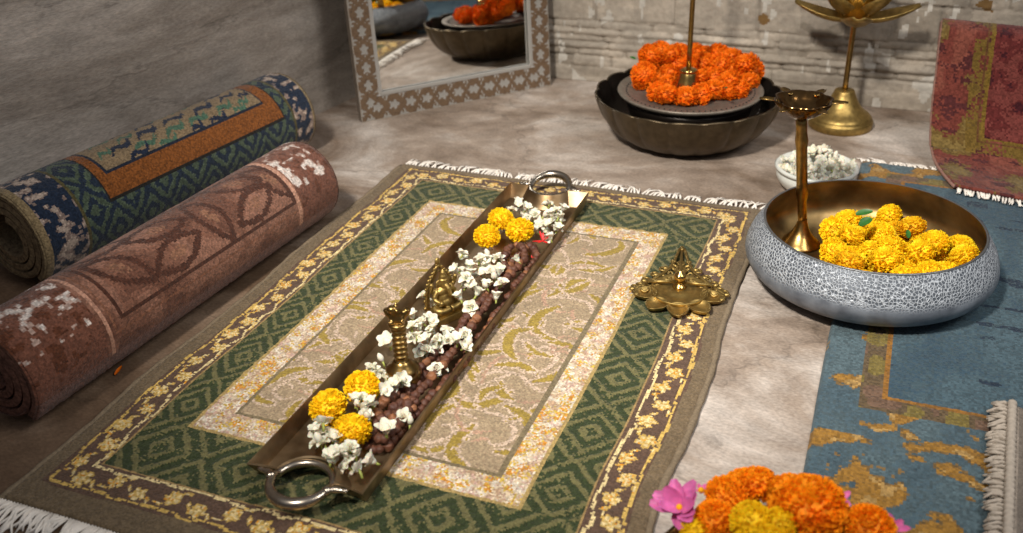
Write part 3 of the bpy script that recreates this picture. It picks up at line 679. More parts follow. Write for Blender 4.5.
def petal(bm, d, up, L, w, base=0.0, curl=0.3, cup=0.25, origin=Vector((0, 0, 0)), n=5, thick=0.0):
    d = d.normalized(); s = d.cross(up).normalized(); up = s.cross(d).normalized(); rows = []
    for k in range(n):
        t = k / (n - 1); ww = w * (math.sin(PI * (0.12 + 0.80 * t)) ** 0.8); c = origin + d * (base + L * t) + up * (curl * L * t * t)
        rows.append([bm.verts.new(c + s * (ww * .5 * j) + up * (cup * ww * .5 * j * j)) for j in (-1, -.5, 0, .5, 1)])
    for a, b in zip(rows[:-1], rows[1:]):
        for j in range(4): bm.faces.new((a[j], a[j + 1], b[j + 1], b[j]))
def jasmine_meshes(seed, kind):
    rr = random.Random(seed); bm = bmesh.new(); g = bmesh.new(); R = 0.0115
    if kind == 'open':
        nP = rr.choice((5, 6))
        for k in range(nP):
            t = 2 * PI * k / nP + rr.uniform(-.2, .2); e = rr.uniform(.15, .6); d = Vector((math.cos(t) * math.cos(e), math.sin(t) * math.cos(e), math.sin(e)))
            petal(bm, d, Vector((0, 0, 1)), R * rr.uniform(.80, 1.0), R * .86, 0.0005, rr.uniform(-.45, .25), .6, Vector((0, 0, 0.004)))
        for k in range(3):
            t = 2 * PI * k / 3 + .4; petal(bm, Vector((math.cos(t) * .5, math.sin(t) * .5, .9)), Vector((math.cos(t), math.sin(t), -.4)), R * .62, R * .75, 0, -.3, .5, Vector((0, 0, 0.004)))
        tube(g, [(0, 0, 0.005), (0.0005, 0, 0.001), (0.002, 0.001, -0.003)], [0.0016, 0.0014, 0.0012], 6)
    elif kind == 'half':
        for k in range(5):
            t = 2 * PI * k / 5 + rr.uniform(-.2, .2); e = rr.uniform(.7, 1.15); d = Vector((math.cos(t) * math.cos(e), math.sin(t) * math.cos(e), math.sin(e)))
            petal(bm, d, Vector((-math.cos(t), -math.sin(t), .6)), R * 1.15, R * 1.0, 0.0005, -.15, .4, Vector((0, 0, 0.002)))
        ball(bm, (0, 0, 0.006), 0.0042, (1, 1, 1.5), 8, 6); tube(g, [(0, 0, 0.003), (0, 0.0005, -0.003), (0.001, 0.001, -0.005)], [0.002, 0.0014, 0.0011], 6)
    else:
        lathe(bm, [(0, 0.0), (0.0022, 0.0015), (0.0040, 0.005), (0.0042, 0.008), (0.0030, 0.0115), (0.0012, 0.0135), (0, 0.0142)], 10, rf=lambda t, k: 1 + .06 * math.sin(3 * t + k))
        tube(g, [(0, 0, 0.001), (0, 0.0005, -0.004), (0.001, 0.001, -0.008)], [0.0018, 0.0013, 0.001], 6)
    a = mesh_from_bm('jasmine_petals', bm); a.materials.append(WHT); b = mesh_from_bm('jasmine_tube', g); b.materials.append(GRN)
    for q in (a, b): q.polygons.foreach_set('use_smooth', [True] * len(q.polygons))
    return a, b
JAS = [jasmine_meshes(k, 'open') for k in range(4)] + [jasmine_meshes(10 + k, 'half') for k in range(3)] + [jasmine_meshes(20, 'bud')]
def jasmine(p, label, group=None, kind=None, s=1.0, rr=random, up=None, tilt=0.7, tube_=True):
    a, b = JAS[kind if kind is not None else rr.randrange(len(JAS))]
    o = bpy.data.objects.new('jasmine_flower', a); COL.objects.link(o); o.location = p; o.scale = (s, s, s)
    o.rotation_euler = (rr.uniform(-tilt, tilt) + (up[0] if up else 0), rr.uniform(-tilt, tilt) + (up[1] if up else 0), rr.uniform(0, 2 * PI))
    tag(o, label, 'flower', group)
    if not tube_: return o
    c = bpy.data.objects.new('flower_tube', b); COL.objects.link(c); c.parent = o; return o

# ------------------------------------------------------------------ long tray with ring handles
TB = 0.0095     # top of the rug pile under the tray
def tray():
    root = thing('serving_tray', 'long narrow metal tray with ring handles lying on the green bordered rug', 'tray', (0.188, -0.31, TB))
    xh, yh = 0.0675, 0.371; H = 0.022; nr = 0.0325; rc = 0.375     # rim half sizes, notch radius, ring centre
    def outline(inset, endin, notch):
        pts = []
        def end(sy):
            p = []; X = xh - inset; Y = yh - endin; cyc = rc
            dy = cyc - Y; a0 = math.acos(min(1, max(-1, dy / notch))) if abs(dy) < notch else PI / 2
            xs = math.sin(a0) * notch
            for k in range(6):
                t = k / 6; x = -X + (X - xs) * t; y = Y - 0.004 * math.sin(PI * t / 2) ; p.append((x, y))
            N = 20
            for k in range(N + 1):
                a = -a0 + 2 * a0 * k / N; p.append((notch * math.sin(a), cyc - notch * math.cos(a) - 0.004 * 1))
            for k in range(1, 7):
                t = k / 6; x = xs + (X - xs) * t; y = Y - 0.004 * math.cos(PI * t / 2); p.append((x, y))
            return [(x, y * sy) for x, y in p]
        top = end(1); bot = end(-1)
        left = [(-(xh - inset), (yh - endin) * (-1 + 2 * k / 12)) for k in range(1, 12)]; right = [(xh - inset, (yh - endin) * (1 - 2 * k / 12)) for k in range(1, 12)]
        return top + right + list(reversed(bot)) + left
    rim_z = lambda x, y: H - 0.004 * (1 if abs(y) > yh - 0.05 and abs(x) < nr + .004 else 0)
    o_rim = outline(0, 0, nr); i_rim = outline(0.0024, 0.0024, nr + 0.0024); i_base = outline(0.0065, 0.018, nr + 0.014); o_base = outline(0.0045, 0.012, nr + 0.010)
    bm = bmesh.new()
    def ringv(pts, z): return [bm.verts.new((x, y, z)) for x, y in pts]
    A = ringv(o_base, 0.0); B = ringv(o_rim, H - 0.001); B2 = ringv([((a[0] + b[0]) / 2, (a[1] + b[1]) / 2) for a, b in zip(o_rim, i_rim)], H + 0.0008)
    Cc = ringv(i_rim, H - 0.001); D = ringv(i_base, 0.0028); n = len(A)
    for a, b in ((A, B), (B, B2), (B2, Cc), (Cc, D)):
        for i in range(n): bm.faces.new((a[i], a[(i + 1) % n], b[(i + 1) % n], b[i]))
    bm.faces.new(D); bm.faces.new(list(reversed(A))); bmesh.ops.recalc_face_normals(bm, faces=bm.faces)
    flat(obj('tray_body', bm, NICKEL, root), 30)
    for sy in (-1, 1):
        bm = bmesh.new(); pts = []
        for k in range(48):
            a = 2 * PI * k / 48; y = math.sin(a) * 0.0305; x = math.cos(a) * 0.0315
            out = max(0, y) / 0.0305
            pts.append((x, sy * (rc + y - 0.001), H - 0.001 + (0.010 if sy > 0 else -0.002) * out - 0.003 * (1 - out) ** 2 * (y < 0)))
        rads = [0.0042 + 0.0024 * max(0, math.sin(2 * PI * k / 48)) for k in range(48)]
        tube(bm, pts, rads, 12, closed=True)
        for sx in (-1, 1):     # lugs joining ring and end wall
            tube(bm, sm([(sx * 0.0305, sy * (rc + 0.006), H), (sx * 0.038, sy * (rc - 0.001), H - .001), (sx * 0.052, sy * (rc - 0.003), H - .001)], 4), [.0052] * 3 + [.004] * 3 + [.0028] * 3, 10)
        bmesh.ops.recalc_face_normals(bm, faces=bm.faces)
        obj('ring_handle', bm, STEEL, root)
tray()
TF = TB + 0.003      # tray floor height

# yellow marigolds in the tray
def place(meshes, name, p, label, cat, rr, group=None, s=1.0, tilt=.5):
    o = bpy.data.objects.new(name, rr.choice(meshes)); COL.objects.link(o); o.location = p
    o.rotation_euler = (rr.uniform(-tilt, tilt), rr.uniform(-tilt, tilt), rr.uniform(0, 6)); o.scale = (s,) * 3; return tag(o, label, cat, group)
r1 = random.Random(5)
for (u, v, z, s, lb) in [(487, 236, .033, .93, 'yellow marigold, leftmost of the three at the far end of the tray'),
                         (520, 230, .033, .98, 'yellow marigold, rightmost of the three at the far end of the tray'),
                         (501, 219, .031, .93, 'yellow marigold behind the other two at the far end of the tray'),
                         (362, 387, .032, .95, 'yellow marigold farthest back of the three at the near end of the tray'),
                         (328, 407, .034, 1.0, 'yellow marigold touching the left wall near the ring handle of the tray'),
                         (352, 430, .034, .98, 'yellow marigold nearest the viewer inside the long tray')]:
    place(MY, 'marigold', at(u, v, z + .002), lb, 'flower', r1, s=s, tilt=.35)

# jasmine in the tray
r2 = random.Random(9)
def jcluster(pts, label, group, z0=.018, z1=.036, kinds=None, s=(0.8, 1.05)):
    pts = list(pts) + [(u + r2.uniform(-4, 4), v + r2.uniform(-3.5, 3.5)) for u, v in pts[::2]]
    for i, (u, v) in enumerate(pts):
        z = r2.uniform(z0, z1) + .003; jasmine(at(u, v, z), label, group, kinds[i % len(kinds)] if kinds else None, r2.uniform(*s), r2, up=(0.25, 0), tilt=.45)
jcluster([(318, 434), (326, 447), (336, 455), (346, 461), (337, 441), (350, 452), (317, 446), (328, 436), (342, 449), (357, 460), (334, 464), (349, 469)],
         'small white jasmine flower in the heap between the near marigolds and the near ring handle', 'jasmine heap at the near end of the tray')
jasmine(at(323, 428, .045), 'open white jasmine with long petals on top of the nearest marigold pair', None, 0, 1.1, r2)
jasmine(at(362, 474, .03), 'large white jasmine against the near right corner of the tray', None, 1, 1.2, r2)
jasmine(at(376, 463, .028), 'closed white jasmine below the seed beads near the right wall of the tray', None, 4, 1.0, r2)
jasmine(at(386, 434, .04), 'upright half-open white jasmine lying on the nearest seed beads', None, 4, 1.15, r2, tilt=.3)
jcluster([(357, 407), (365, 413), (372, 408), (362, 402), (369, 418)], 'white jasmine wedged between two yellow marigolds and the seed beads', 'jasmine by the near marigolds', .03, .042)
jcluster([(377, 377), (386, 383), (395, 388), (383, 392), (373, 370), (390, 396), (398, 380)], 'white jasmine at the near foot of the brass bell', 'jasmine before the bell', .018, .034)
jasmine(at(390, 346, .032), 'large white jasmine left of the brass bell', None, 5, 1.3, r2)
jasmine(at(383, 362, .024), 'white jasmine bud lying left of the foot of the brass bell', None, 7, .9, r2)
jasmine(at(404, 419, .03), 'white jasmine tucked between the seed beads right of the marigolds', None, 2, 1.0, r2)
jasmine(at(410, 425, .028), 'white jasmine bud beside another among the nearest seed beads', None, 7, .9, r2)
jcluster([(413, 319), (424, 325), (434, 334), (427, 344), (439, 344), (417, 339), (421, 354), (446, 333), (432, 321), (412, 330), (427, 354), (420, 331), (436, 350), (408, 341), (444, 342)],
         'white jasmine in the heap between the brass bell and the brass figurine', 'jasmine heap between bell and figurine')
jasmine(at(427, 299, .03), 'pointed white jasmine left of the brass figurine', None, 0, 1.1, r2)
jasmine(at(433, 307, .024), 'half-open white jasmine lying under another, left of the brass figurine', None, 4, .9, r2)
jcluster([(462, 257), (469, 268), (480, 261), (490, 268), (498, 263), (484, 277), (495, 279), (474, 280), (466, 289), (476, 296), (458, 272), (489, 257), (487, 288), (461, 300),
          (479, 270), (470, 276), (492, 273), (500, 271), (484, 267), (472, 288), (465, 281)],
         'white jasmine in the heap behind the brass figurine', 'jasmine heap behind the figurine', .018, .042)
jasmine(at(471, 309, .034), 'white star jasmine beside the seed beads right of the brass figurine', None, 1, 1.15, r2)
jasmine(at(501, 287, .04), 'white star jasmine lying on top of the middle seed beads', None, 2, 1.05, r2)
jasmine(at(496, 300, .034), 'half-open white jasmine on the seed beads just in front of another', None, 5, .9, r2)
jasmine(at(519, 262, .036), 'small white jasmine on the far loop of the seed beads', None, 5, .85, r2)
jcluster([(518, 207), (512, 213), (525, 214), (533, 221), (540, 226), (528, 220), (548, 208), (556, 214), (561, 222), (550, 224), (557, 231), (545, 233), (551, 240), (562, 211), (536, 214),
          (543, 217), (552, 217), (538, 233), (546, 226), (558, 223)],
         'white jasmine in the heap inside the far end of the tray', 'jasmine heap at the far end of the tray', .016, .034)
jcluster([(456, 344), (463, 349), (461, 338), (468, 346)], 'white jasmine between the strands of seed beads right of the jasmine heap', 'jasmine between bead strands', .028, .036)
jcluster([(441, 371), (436, 377)], 'white jasmine peeping from under the seed beads in mid tray', 'jasmine under beads', .016, .022)

# seed bead garlands
def bead_mesh(seed, m):
    rr = random.Random(seed); bm = bmesh.new(); bmesh.ops.create_icosphere(bm, subdivisions=3, radius=0.0056)
    for v in bm.verts:
        t = math.atan2(v.co.y, v.co.x); k = 1 + 0.07 * math.cos(5 * t + seed) + 0.07 * math.sin(v.co.x * 1900 + seed) * math.sin(v.co.y * 1700) * math.sin(v.co.z * 1800 + 1)
        v.co *= k
    me = mesh_from_bm('bead', bm); me.materials.append(m); me.polygons.foreach_set('use_smooth', [True] * len(me.polygons)); return me
BEADS = [bead_mesh(k, SEED) for k in range(3)] + [bead_mesh(9, SEED2)]
def garland(label, path, n, seed, pale):
    rr = random.Random(seed); pts = sm(path + [path[0]], 8); seg = [0]
    for a, b in zip(pts[:-1], pts[1:]): seg.append(seg[-1] + (Vector(b) - Vector(a)).length)
    tot = seg[-1]; root = thing('bead_garland', label, 'bead garland', pts[0]); n = min(n, int(tot / 0.0094))
    cord = bmesh.new(); tube(cord, [Vector(p) - Vector(pts[0]) for p in pts], 0.0009, 5)
    obj('cord', cord, mat('cord_' + str(seed), S(70, 30, 20), 0.9), root)
    for i in range(n):
        s = tot * i / n; k = max(j for j in range(len(seg)) if seg[j] <= s); k = min(k, len(pts) - 2)
        t = (s - seg[k]) / max(1e-6, seg[k + 1] - seg[k]); p = Vector(pts[k]).lerp(Vector(pts[k + 1]), t)
        o = bpy.data.objects.new('bead', BEADS[3] if rr.random() < pale else rr.choice(BEADS[:3])); COL.objects.link(o); o.parent = root
        o.location = p - Vector(pts[0]) + Vector((rr.uniform(-.002, .002), rr.uniform(-.001, .001), rr.uniform(-.0012, .002))); o.rotation_euler = (rr.uniform(0, 6), rr.uniform(0, 6), rr.uniform(0, 6))
        q = rr.uniform(.8, 1.15); o.scale = (q, q, q)
    return root
def path(l): return [tuple(at(u, v, z)) for u, v, z in l]
garland('long loop of brown rudraksha seed beads lying lowest along the right wall of the tray',
        path([(368, 446, .019), (379, 452, .019), (392, 440, .019), (408, 424, .019), (426, 403, .019), (448, 380, .019), (468, 354, .019), (487, 328, .019), (504, 303, .019), (520, 280, .019), (535, 258, .021),
              (533, 247, .024), (523, 250, .022), (508, 268, .019), (490, 294, .019), (472, 319, .019), (455, 343, .019), (436, 364, .019), (414, 387, .019), (394, 408, .019), (378, 430, .019)]), 99, 1, .12)
garland('shorter doubled loop of brown rudraksha seed beads heaped over the longer loop in the tray',
        path([(386, 424, .030), (400, 412, .030), (418, 393, .029), (438, 370, .029), (458, 345, .029), (477, 318, .029), (493, 297, .029), (508, 277, .030), (524, 258, .032), (519, 245, .030), (509, 249, .028),
              (503, 262, .029), (510, 272, .031), (499, 283, .029), (482, 300, .028), (465, 322, .028), (446, 344, .028), (426, 362, .028), (407, 381, .027), (390, 398, .027), (378, 414, .028)]), 99, 2, .2)
garland('small strand of seed beads curled at the near end beside the marigolds',
        path([(372, 436, .027), (383, 440, .029), (395, 428, .029), (408, 412, .029), (416, 402, .028), (404, 404, .028), (390, 413, .028), (378, 422, .028)]), 40, 3, .1)
# red petals near the beads
def red_petals(label, u, v, z, n, L, seed):
    rr = random.Random(seed); bm = bmesh.new()
    for k in range(n):
        t = 2 * PI * k / n + rr.uniform(-.3, .3); e = rr.uniform(.0, .9)
        petal(bm, Vector((math.cos(t) * math.cos(e), math.sin(t) * math.cos(e), math.sin(e))), Vector((0, 0, 1)), L * rr.uniform(.7, 1.2), L * .22, 0, .1, .4)
    tag(obj('red_flower', bm, REDP, loc=at(u, v, z)), label, 'flower')
red_petals('thin-petalled red flower at the far end of the seed beads', 543, 241, .034, 7, .017, 1)
red_petals('tiny red petal scrap on the far loop of seed beads', 518, 258, .040, 3, .006, 2)
red_petals('tiny red petal scrap right of the far bead loop by the tray wall', 532, 258, .036, 3, .006, 3)

# ------------------------------------------------------------------ brass bell with figure handle
def bell():
    p = at(404, 383, TF + .003); root = thing('hand_bell', 'brass prayer bell with ringed handle standing upright in the tray', 'bell', (p.x, p.y, TF), math.radians(20))
    bm = bmesh.new()
    lathe(bm, [(0.0, 0.0), (0.0210, 0.0), (0.0222, 0.0015), (0.0205, 0.004), (0.0192, 0.009), (0.0184, 0.0145), (0.0190, 0.0155), (0.0190, 0.0175), (0.0176, 0.0185), (0.0172, 0.0205), (0.0178, 0.0215), (0.0176, 0.0232), (0.0150, 0.0248), (0.0145, 0.0262), (0.0112, 0.0285), (0.0108, 0.0300), (0.0080, 0.0325)], 40); obj('bell_body', bm, BRASS, root)
    bm = bmesh.new(); pr = [(0.0075, 0.033)]
    for k in range(6):
        z = 0.035 + k * 0.0062; pr += [(0.0058, z), (0.0058, z + .0025), (0.0076, z + .0034), (0.0080, z + .0042), (0.0076, z + .0050)]
    pr += [(0.0062, 0.0725), (0.0095, 0.075), (0.0105, 0.0775), (0.0095, 0.0795), (0.0, 0.080)]; lathe(bm, pr, 24); obj('handle', bm, BRASS, root)
    bm = bmesh.new()      # winged kneeling figure on top
    ball(bm, (0, 0, 0.0845), .0085, (1.1, .85, .8)); ball(bm, (0.0, 0, 0.090), .0066, (1.0, .9, 1.0)); ball(bm, (-.004, -.003, 0.0965), .0050, (1.2, 1, .9))
    ball(bm, (.0015, -.005, .0965), .0018, (1, 1.5, .8))
    tube(bm, [(0, 0, .099), (0, 0, .103)], [.003, .001], 8)
    for s in (-1, 1):
        tube(bm, sm([(s * .003, .001, .085), (s * .007, .002, .088), (s * .0100, .003, .091), (s * .0112, .003, .094)], 4), [.0052] * 4 + [.0048] * 4 + [.0040] * 4 + [.0028], 8)
        tube(bm, [(s * .003, -.003, .082), (s * .0065, -.007, .083), (s * .006, -.003, .080)], .0028, 8)
    o = obj('bell_finial', bm, BRASS, root); m = o.modifiers.new('fuse', 'REMESH'); m.mode = 'VOXEL'; m.voxel_size = 0.0009; m.use_smooth_shade = True
bell()
for o_ in COL.objects:
    if o_.name.startswith('hand_bell'): o_.scale = (1.1, 1.1, 1.1)

# ------------------------------------------------------------------ brass seated figurine with arch
def figurine():
    p = at(446, 317, TF); root = thing('figurine', 'small brass seated deity figurine framed by a beaded arch in the tray', 'figurine', (p.x, p.y, TF), math.radians(62))
    bm = bmesh.new(); box(bm, (0, 0, .0045), (.044, .030, .009), bev=.0018); box(bm, (0, .001, .012), (.037, .025, .006), bev=.0018); flat(obj('plinth', bm, BRASSO, root), 40)
    bm = bmesh.new()
    ball(bm, (0, 0, .030), .0115, (1, .85, 1.15)); ball(bm, (0, -.004, .026), .0095, (1.05, .9, .9)); ball(bm, (0, 0, .041), .0105, (1.15, .7, .7))
    ball(bm, (0, -.001, .0515), .0065, (.95, .95, 1.1)); tube(bm, [(0, 0, .040), (0, 0, .050)], .0036, 8)
    for s in (-1, 1):
        tube(bm, sm([(s * .005, .002, .019), (s * .017, -.003, .019), (s * .014, -.011, .0185), (s * .001, -.012, .018)], 4), [.006] * 5 + [.005] * 4 + [.0042] * 4, 10)
        tube(bm, sm([(s * .010, 0, .043), (s * .0165, -.001, .034), (s * .013, -.010, .030)], 4), [.0038] * 4 + [.003] * 5, 8)
        tube(bm, sm([(s * .010, .002, .044), (s * .018, .003, .044), (s * .019, 0, .053)], 4), [.0034] * 4 + [.0026] * 5, 8)
        ball(bm, (s * .019, 0, .055), .0032); ball(bm, (s * .0125, -.011, .030), .0035)
        ball(bm, (s * .0080, .001, .0525), .0045, (.9, .4, 1.2))
    tube(bm, sm([(0, -.006, .051), (.0005, -.0105, .045), (.002, -.012, .037), (.006, -.0125, .034)], 4), [.0034] * 4 + [.0027] * 4 + [.002] * 5, 8)
    lathe(bm, [(0, .055), (.0065, .056), (.0072, .058), (.0052, .060), (.0056, .062), (.0036, .066), (.0040, .0675), (.0016, .071), (0, .073)], 16)
    o = obj('seated_figure', bm, BRASSO, root); m = o.modifiers.new('fuse', 'REMESH'); m.mode = 'VOXEL'; m.voxel_size = 0.0009; m.use_smooth_shade = True
    bm = bmesh.new(); arch = []
    for k in range(41):
        a = PI * k / 40; arch.append((-.0225 * math.cos(a), .010, .012 + .052 * math.sin(a) ** .75 + .009 * math.exp(-((k - 20) / 3.5) ** 2)))
    tube(bm, arch, .0021, 8); tube(bm, [(x * .82, y, .012 + (z - .012) * .88) for x, y, z in arch], .0011, 6)
    for k in range(1, 41, 2): ball(bm, Vector(arch[k]) + (Vector(arch[k]) - Vector((0, .010, .03))).normalized() * .0026, .0021, u=8, v=6)
    ball(bm, Vector(arch[20]) + Vector((0, 0, .006)), .0042, (1, .6, 1.3), 10, 8)
    obj('arch', bm, BRASSO, root)
figurine()

# ------------------------------------------------------------------ five-cup brass lamp lying on the rug
def lamp_ornament():
    tip = at(682, 250, .012); c = at(679, 293, .012); d = Vector((tip.x - c.x, tip.y - c.y, 0)); rz = math.atan2(d.y, d.x) - PI / 2
    root = thing('oil_lamp', 'flat brass oil lamp with five cups and pierced back lying on the rug edge', 'oil lamp', (c.x, c.y, 0.0095), rz)
    Lt = d.length
    bm = bmesh.new(); lathe(bm, [(0, .001), (.036, .001), (.042, .005), (.044, .010), (.042, .0108), (.039, .007), (.030, .0048), (.026, .0056), (.024, .0046), (.014, .0046), (.012, .006), (0, .006)], 48)
    obj('dish', bm, BRASSO, root, loc=(0, 0, 0))
    for k in range(5):
        a = math.radians(-90 + (k - 2) * 38); q = bmesh.new(); prof = [(0, .0), (.010, .0005), (.0148, .004), (.0165, .0085), (.0170, .0092), (.0150, .0088), (.0125, .0050), (.007, .0026), (0, .002)]
        lathe(q, prof, 28, rf=lambda t, i: 1 + .28 * max(0, math.cos(t)) ** 6)
        R_ = .050; o = obj('oil_cup', q, BRASSO, root, loc=(R_ * math.cos(a), R_ * math.sin(a), .0)); o.rotation_euler = (0, 0, a)
    bm = bmesh.new(); lathe(bm, [(0, .004), (.009, .004), (.011, .007), (.009, .010), (.005, .012), (.0045, .016), (.0085, .020), (.0095, .0245), (.0075, .029), (.003, .0315), (.0022, .034), (0, .035)], 24)
    obj('knob', bm, BRASSL, root, loc=(0, .012, 0))
    bm = bmesh.new()      # pierced back plate made of scrolls
    def ring(x, y, r, t=.0028, z=.006): tube(bm, [(x + r * math.cos(2 * PI * k / 18), y + r * math.sin(2 * PI * k / 18), z) for k in range(18)], t, 8, closed=True)
    def scroll(x, y, s, fx, a0, t=.0026):
        pts = []
        for k in range(20):
            a = a0 + k * .38; r = s * (1 - k / 24); pts.append((x + fx * r * math.cos(a), y + r * math.sin(a), .006 + .001 * math.sin(k)))
        tube(bm, pts, [t * (1 - k / 40) for k in range(20)], 8)
    for s in (-1, 1):
        tube(bm, sm([(s * .070, -.004, .006), (s * .058, .008, .007), (s * .048, .020, .006), (s * .034, .036, .008), (s * .022, .056, .006), (s * .013, .078, .007), (s * .004, Lt + .004, .006)], 5), .0026, 8)
        tube(bm, [(s * .006, .014, .014), (s * .05, .012, .012)], .0026, 8)
        scroll(s * .054, -.001, .011, s, .2); scroll(s * .043, .016, .012, s, 1.6); scroll(s * .028, .034, .011, s, .4); scroll(s * .014, .050, .010, s, 2.0); scroll(s * .010, .068, .008, s, .5)
        ring(s * .034, .021, .0065, .002); ring(s * .060, .009, .0065, .002); ring(s * .019, .036, .0055, .002); ring(s * .052, .027, .0055, .002); ring(s * .040, .045, .005, .002); ring(s * .028, .062, .0045, .002); ring(s * .068, .004, .005, .002)
        for (x, y) in ((.071, -.003), (.055, .022), (.038, .042), (.024, .064), (.012, .086)): ball(bm, (s * x, y, .007), .0042, (1.2, 1, .8), 10, 7)
        ball(bm, (s * .064, -.014, .006), .005, (1, 1.4, .7), 10, 7)
    tube(bm, [(0, .02, .008), (0, .05, .009), (0, Lt, .007)], [.0035, .003, .002], 8)
    ring(0, .044, .008); ring(0, .064, .006); ring(0, .082, .0045); ball(bm, (0, Lt + .004, .007), .005, (.8, 1.4, .8), 10, 8)
    obj('pierced_back', bm, BRASSO, root)
    root.scale = (.88, .94, .9)
lamp_ornament()

# ------------------------------------------------------------------ silver hammered bowl
BC = (0.684, -0.047)
def silver_bowl():
    root = thing('bowl', 'wide silver hammered bowl with brass inside on the blue rug', 'bowl', (BC[0], BC[1], 0.0085))
    m = bpy.data.materials.new('hammered_silver'); m.use_nodes = True; t = m.node_tree; b = t.nodes['Principled BSDF']; L = t.links
    co = t.nodes.new('ShaderNodeTexCoord'); sp = t.nodes.new('ShaderNodeSeparateXYZ'); L.new(co.outputs['Object'], sp.inputs[0])
    v = t.nodes.new('ShaderNodeTexVoronoi'); v.feature = 'DISTANCE_TO_EDGE'; v.inputs['Scale'].default_value = 250; v.inputs['Randomness'].default_value = 0.75; L.new(co.outputs['Object'], v.inputs['Vector'])
    up = t.nodes.new('ShaderNodeMapRange'); up.inputs[1].default_value = .048; up.inputs[2].default_value = .060; 
    nz = t.nodes.new('ShaderNodeTexNoise'); nz.inputs['Scale'].default_value = 14; nz.inputs['Detail'].default_value = 6; L.new(co.outputs['Object'], nz.inputs['Vector'])
    ad = t.nodes.new('ShaderNodeMath'); ad.operation = 'MULTIPLY_ADD'; L.new(nz.outputs['Fac'], ad.inputs[0]); ad.inputs[1].default_value = .012; L.new(sp.outputs['Z'], ad.inputs[2]); L.new(ad.outputs[0], up.inputs[0])
    ed = t.nodes.new('ShaderNodeMapRange'); ed.inputs[1].default_value = .02; ed.inputs[2].default_value = .20; L.new(v.outputs['Distance'], ed.inputs[0])
    r1_ = t.nodes.new('ShaderNodeMix'); r1_.data_type = 'RGBA'; L.new(ed.outputs[0], r1_.inputs[0]); r1_.inputs[6].default_value = (.54, .58, .63, 1); r1_.inputs[7].default_value = (.10, .115, .14, 1)
    r2_ = t.nodes.new('ShaderNodeValToRGB'); r2_.color_ramp.elements[0].position = .3; r2_.color_ramp.elements[0].color = (*S(86, 92, 102), 1)
    r2_.color_ramp.elements[1].position = .68; r2_.color_ramp.elements[1].color = (*S(136, 143, 153), 1)
    n2 = t.nodes.new('ShaderNodeTexNoise'); n2.inputs['Scale'].default_value = 38; n2.inputs['Detail'].default_value = 6; L.new(co.outputs['Object'], n2.inputs['Vector']); L.new(n2.outputs['Fac'], r2_.inputs[0])
    mx = t.nodes.new('ShaderNodeMix'); mx.data_type = 'RGBA'; L.new(up.outputs[0], mx.inputs[0]); L.new(r2_.outputs[0], mx.inputs[6]); L.new(r1_.outputs[2], mx.inputs[7]); L.new(mx.outputs[2], b.inputs['Base Color'])
    b.inputs['Metallic'].default_value = .25; b.inputs['Roughness'].default_value = .48
    mul = t.nodes.new('ShaderNodeMath'); mul.operation = 'MULTIPLY'; L.new(ed.outputs[0], mul.inputs[0]); L.new(up.outputs[0], mul.inputs[1])
    inv = t.nodes.new('ShaderNodeMath'); inv.operation = 'SUBTRACT'; inv.inputs[0].default_value = 1; L.new(mul.outputs[0], inv.inputs[1])
    bp = t.nodes.new('ShaderNodeBump'); bp.inputs['Strength'].default_value = .7; bp.inputs['Distance'].default_value = .0012; L.new(inv.outputs[0], bp.inputs['Height']); L.new(bp.outputs[0], b.inputs['Normal'])
    bm = bmesh.new(); lathe(bm, [(0, 0), (.10, 0)] + sm([(.108, .0005), (.132, .006), (.152, .018), (.1615, .033), (.1615, .046), (.156, .062), (.147, .076), (.1415, .0835)], 4), 96); obj('outer_shell', bm, m, root)
    bm = bmesh.new(); lathe(bm, [(.1415, .0835), (.1418, .0850), (.1400, .0858), (.1385, .085)], 96); obj('rim', bm, mat('grey_rim', S(120, 122, 124), .4, .7), root)
    inn = mat('brass_interior', (.34, .235, .10), .4, .85, noise=.45, nscale=14, bump=.35, bscale=60, col2=(.17, .10, .035))
    bm = bmesh.new(); lathe(bm, sm([(.1385, .085), (.144, .074), (.152, .058), (.1575, .044), (.157, .033), (.148, .021), (.130, .010), (.100, .0055)], 4) + [(.05, .004), (0, .004)], 96); obj('interior', bm, inn, root)
silver_bowl()
BF = .0085 + .006      # inside floor of the bowl
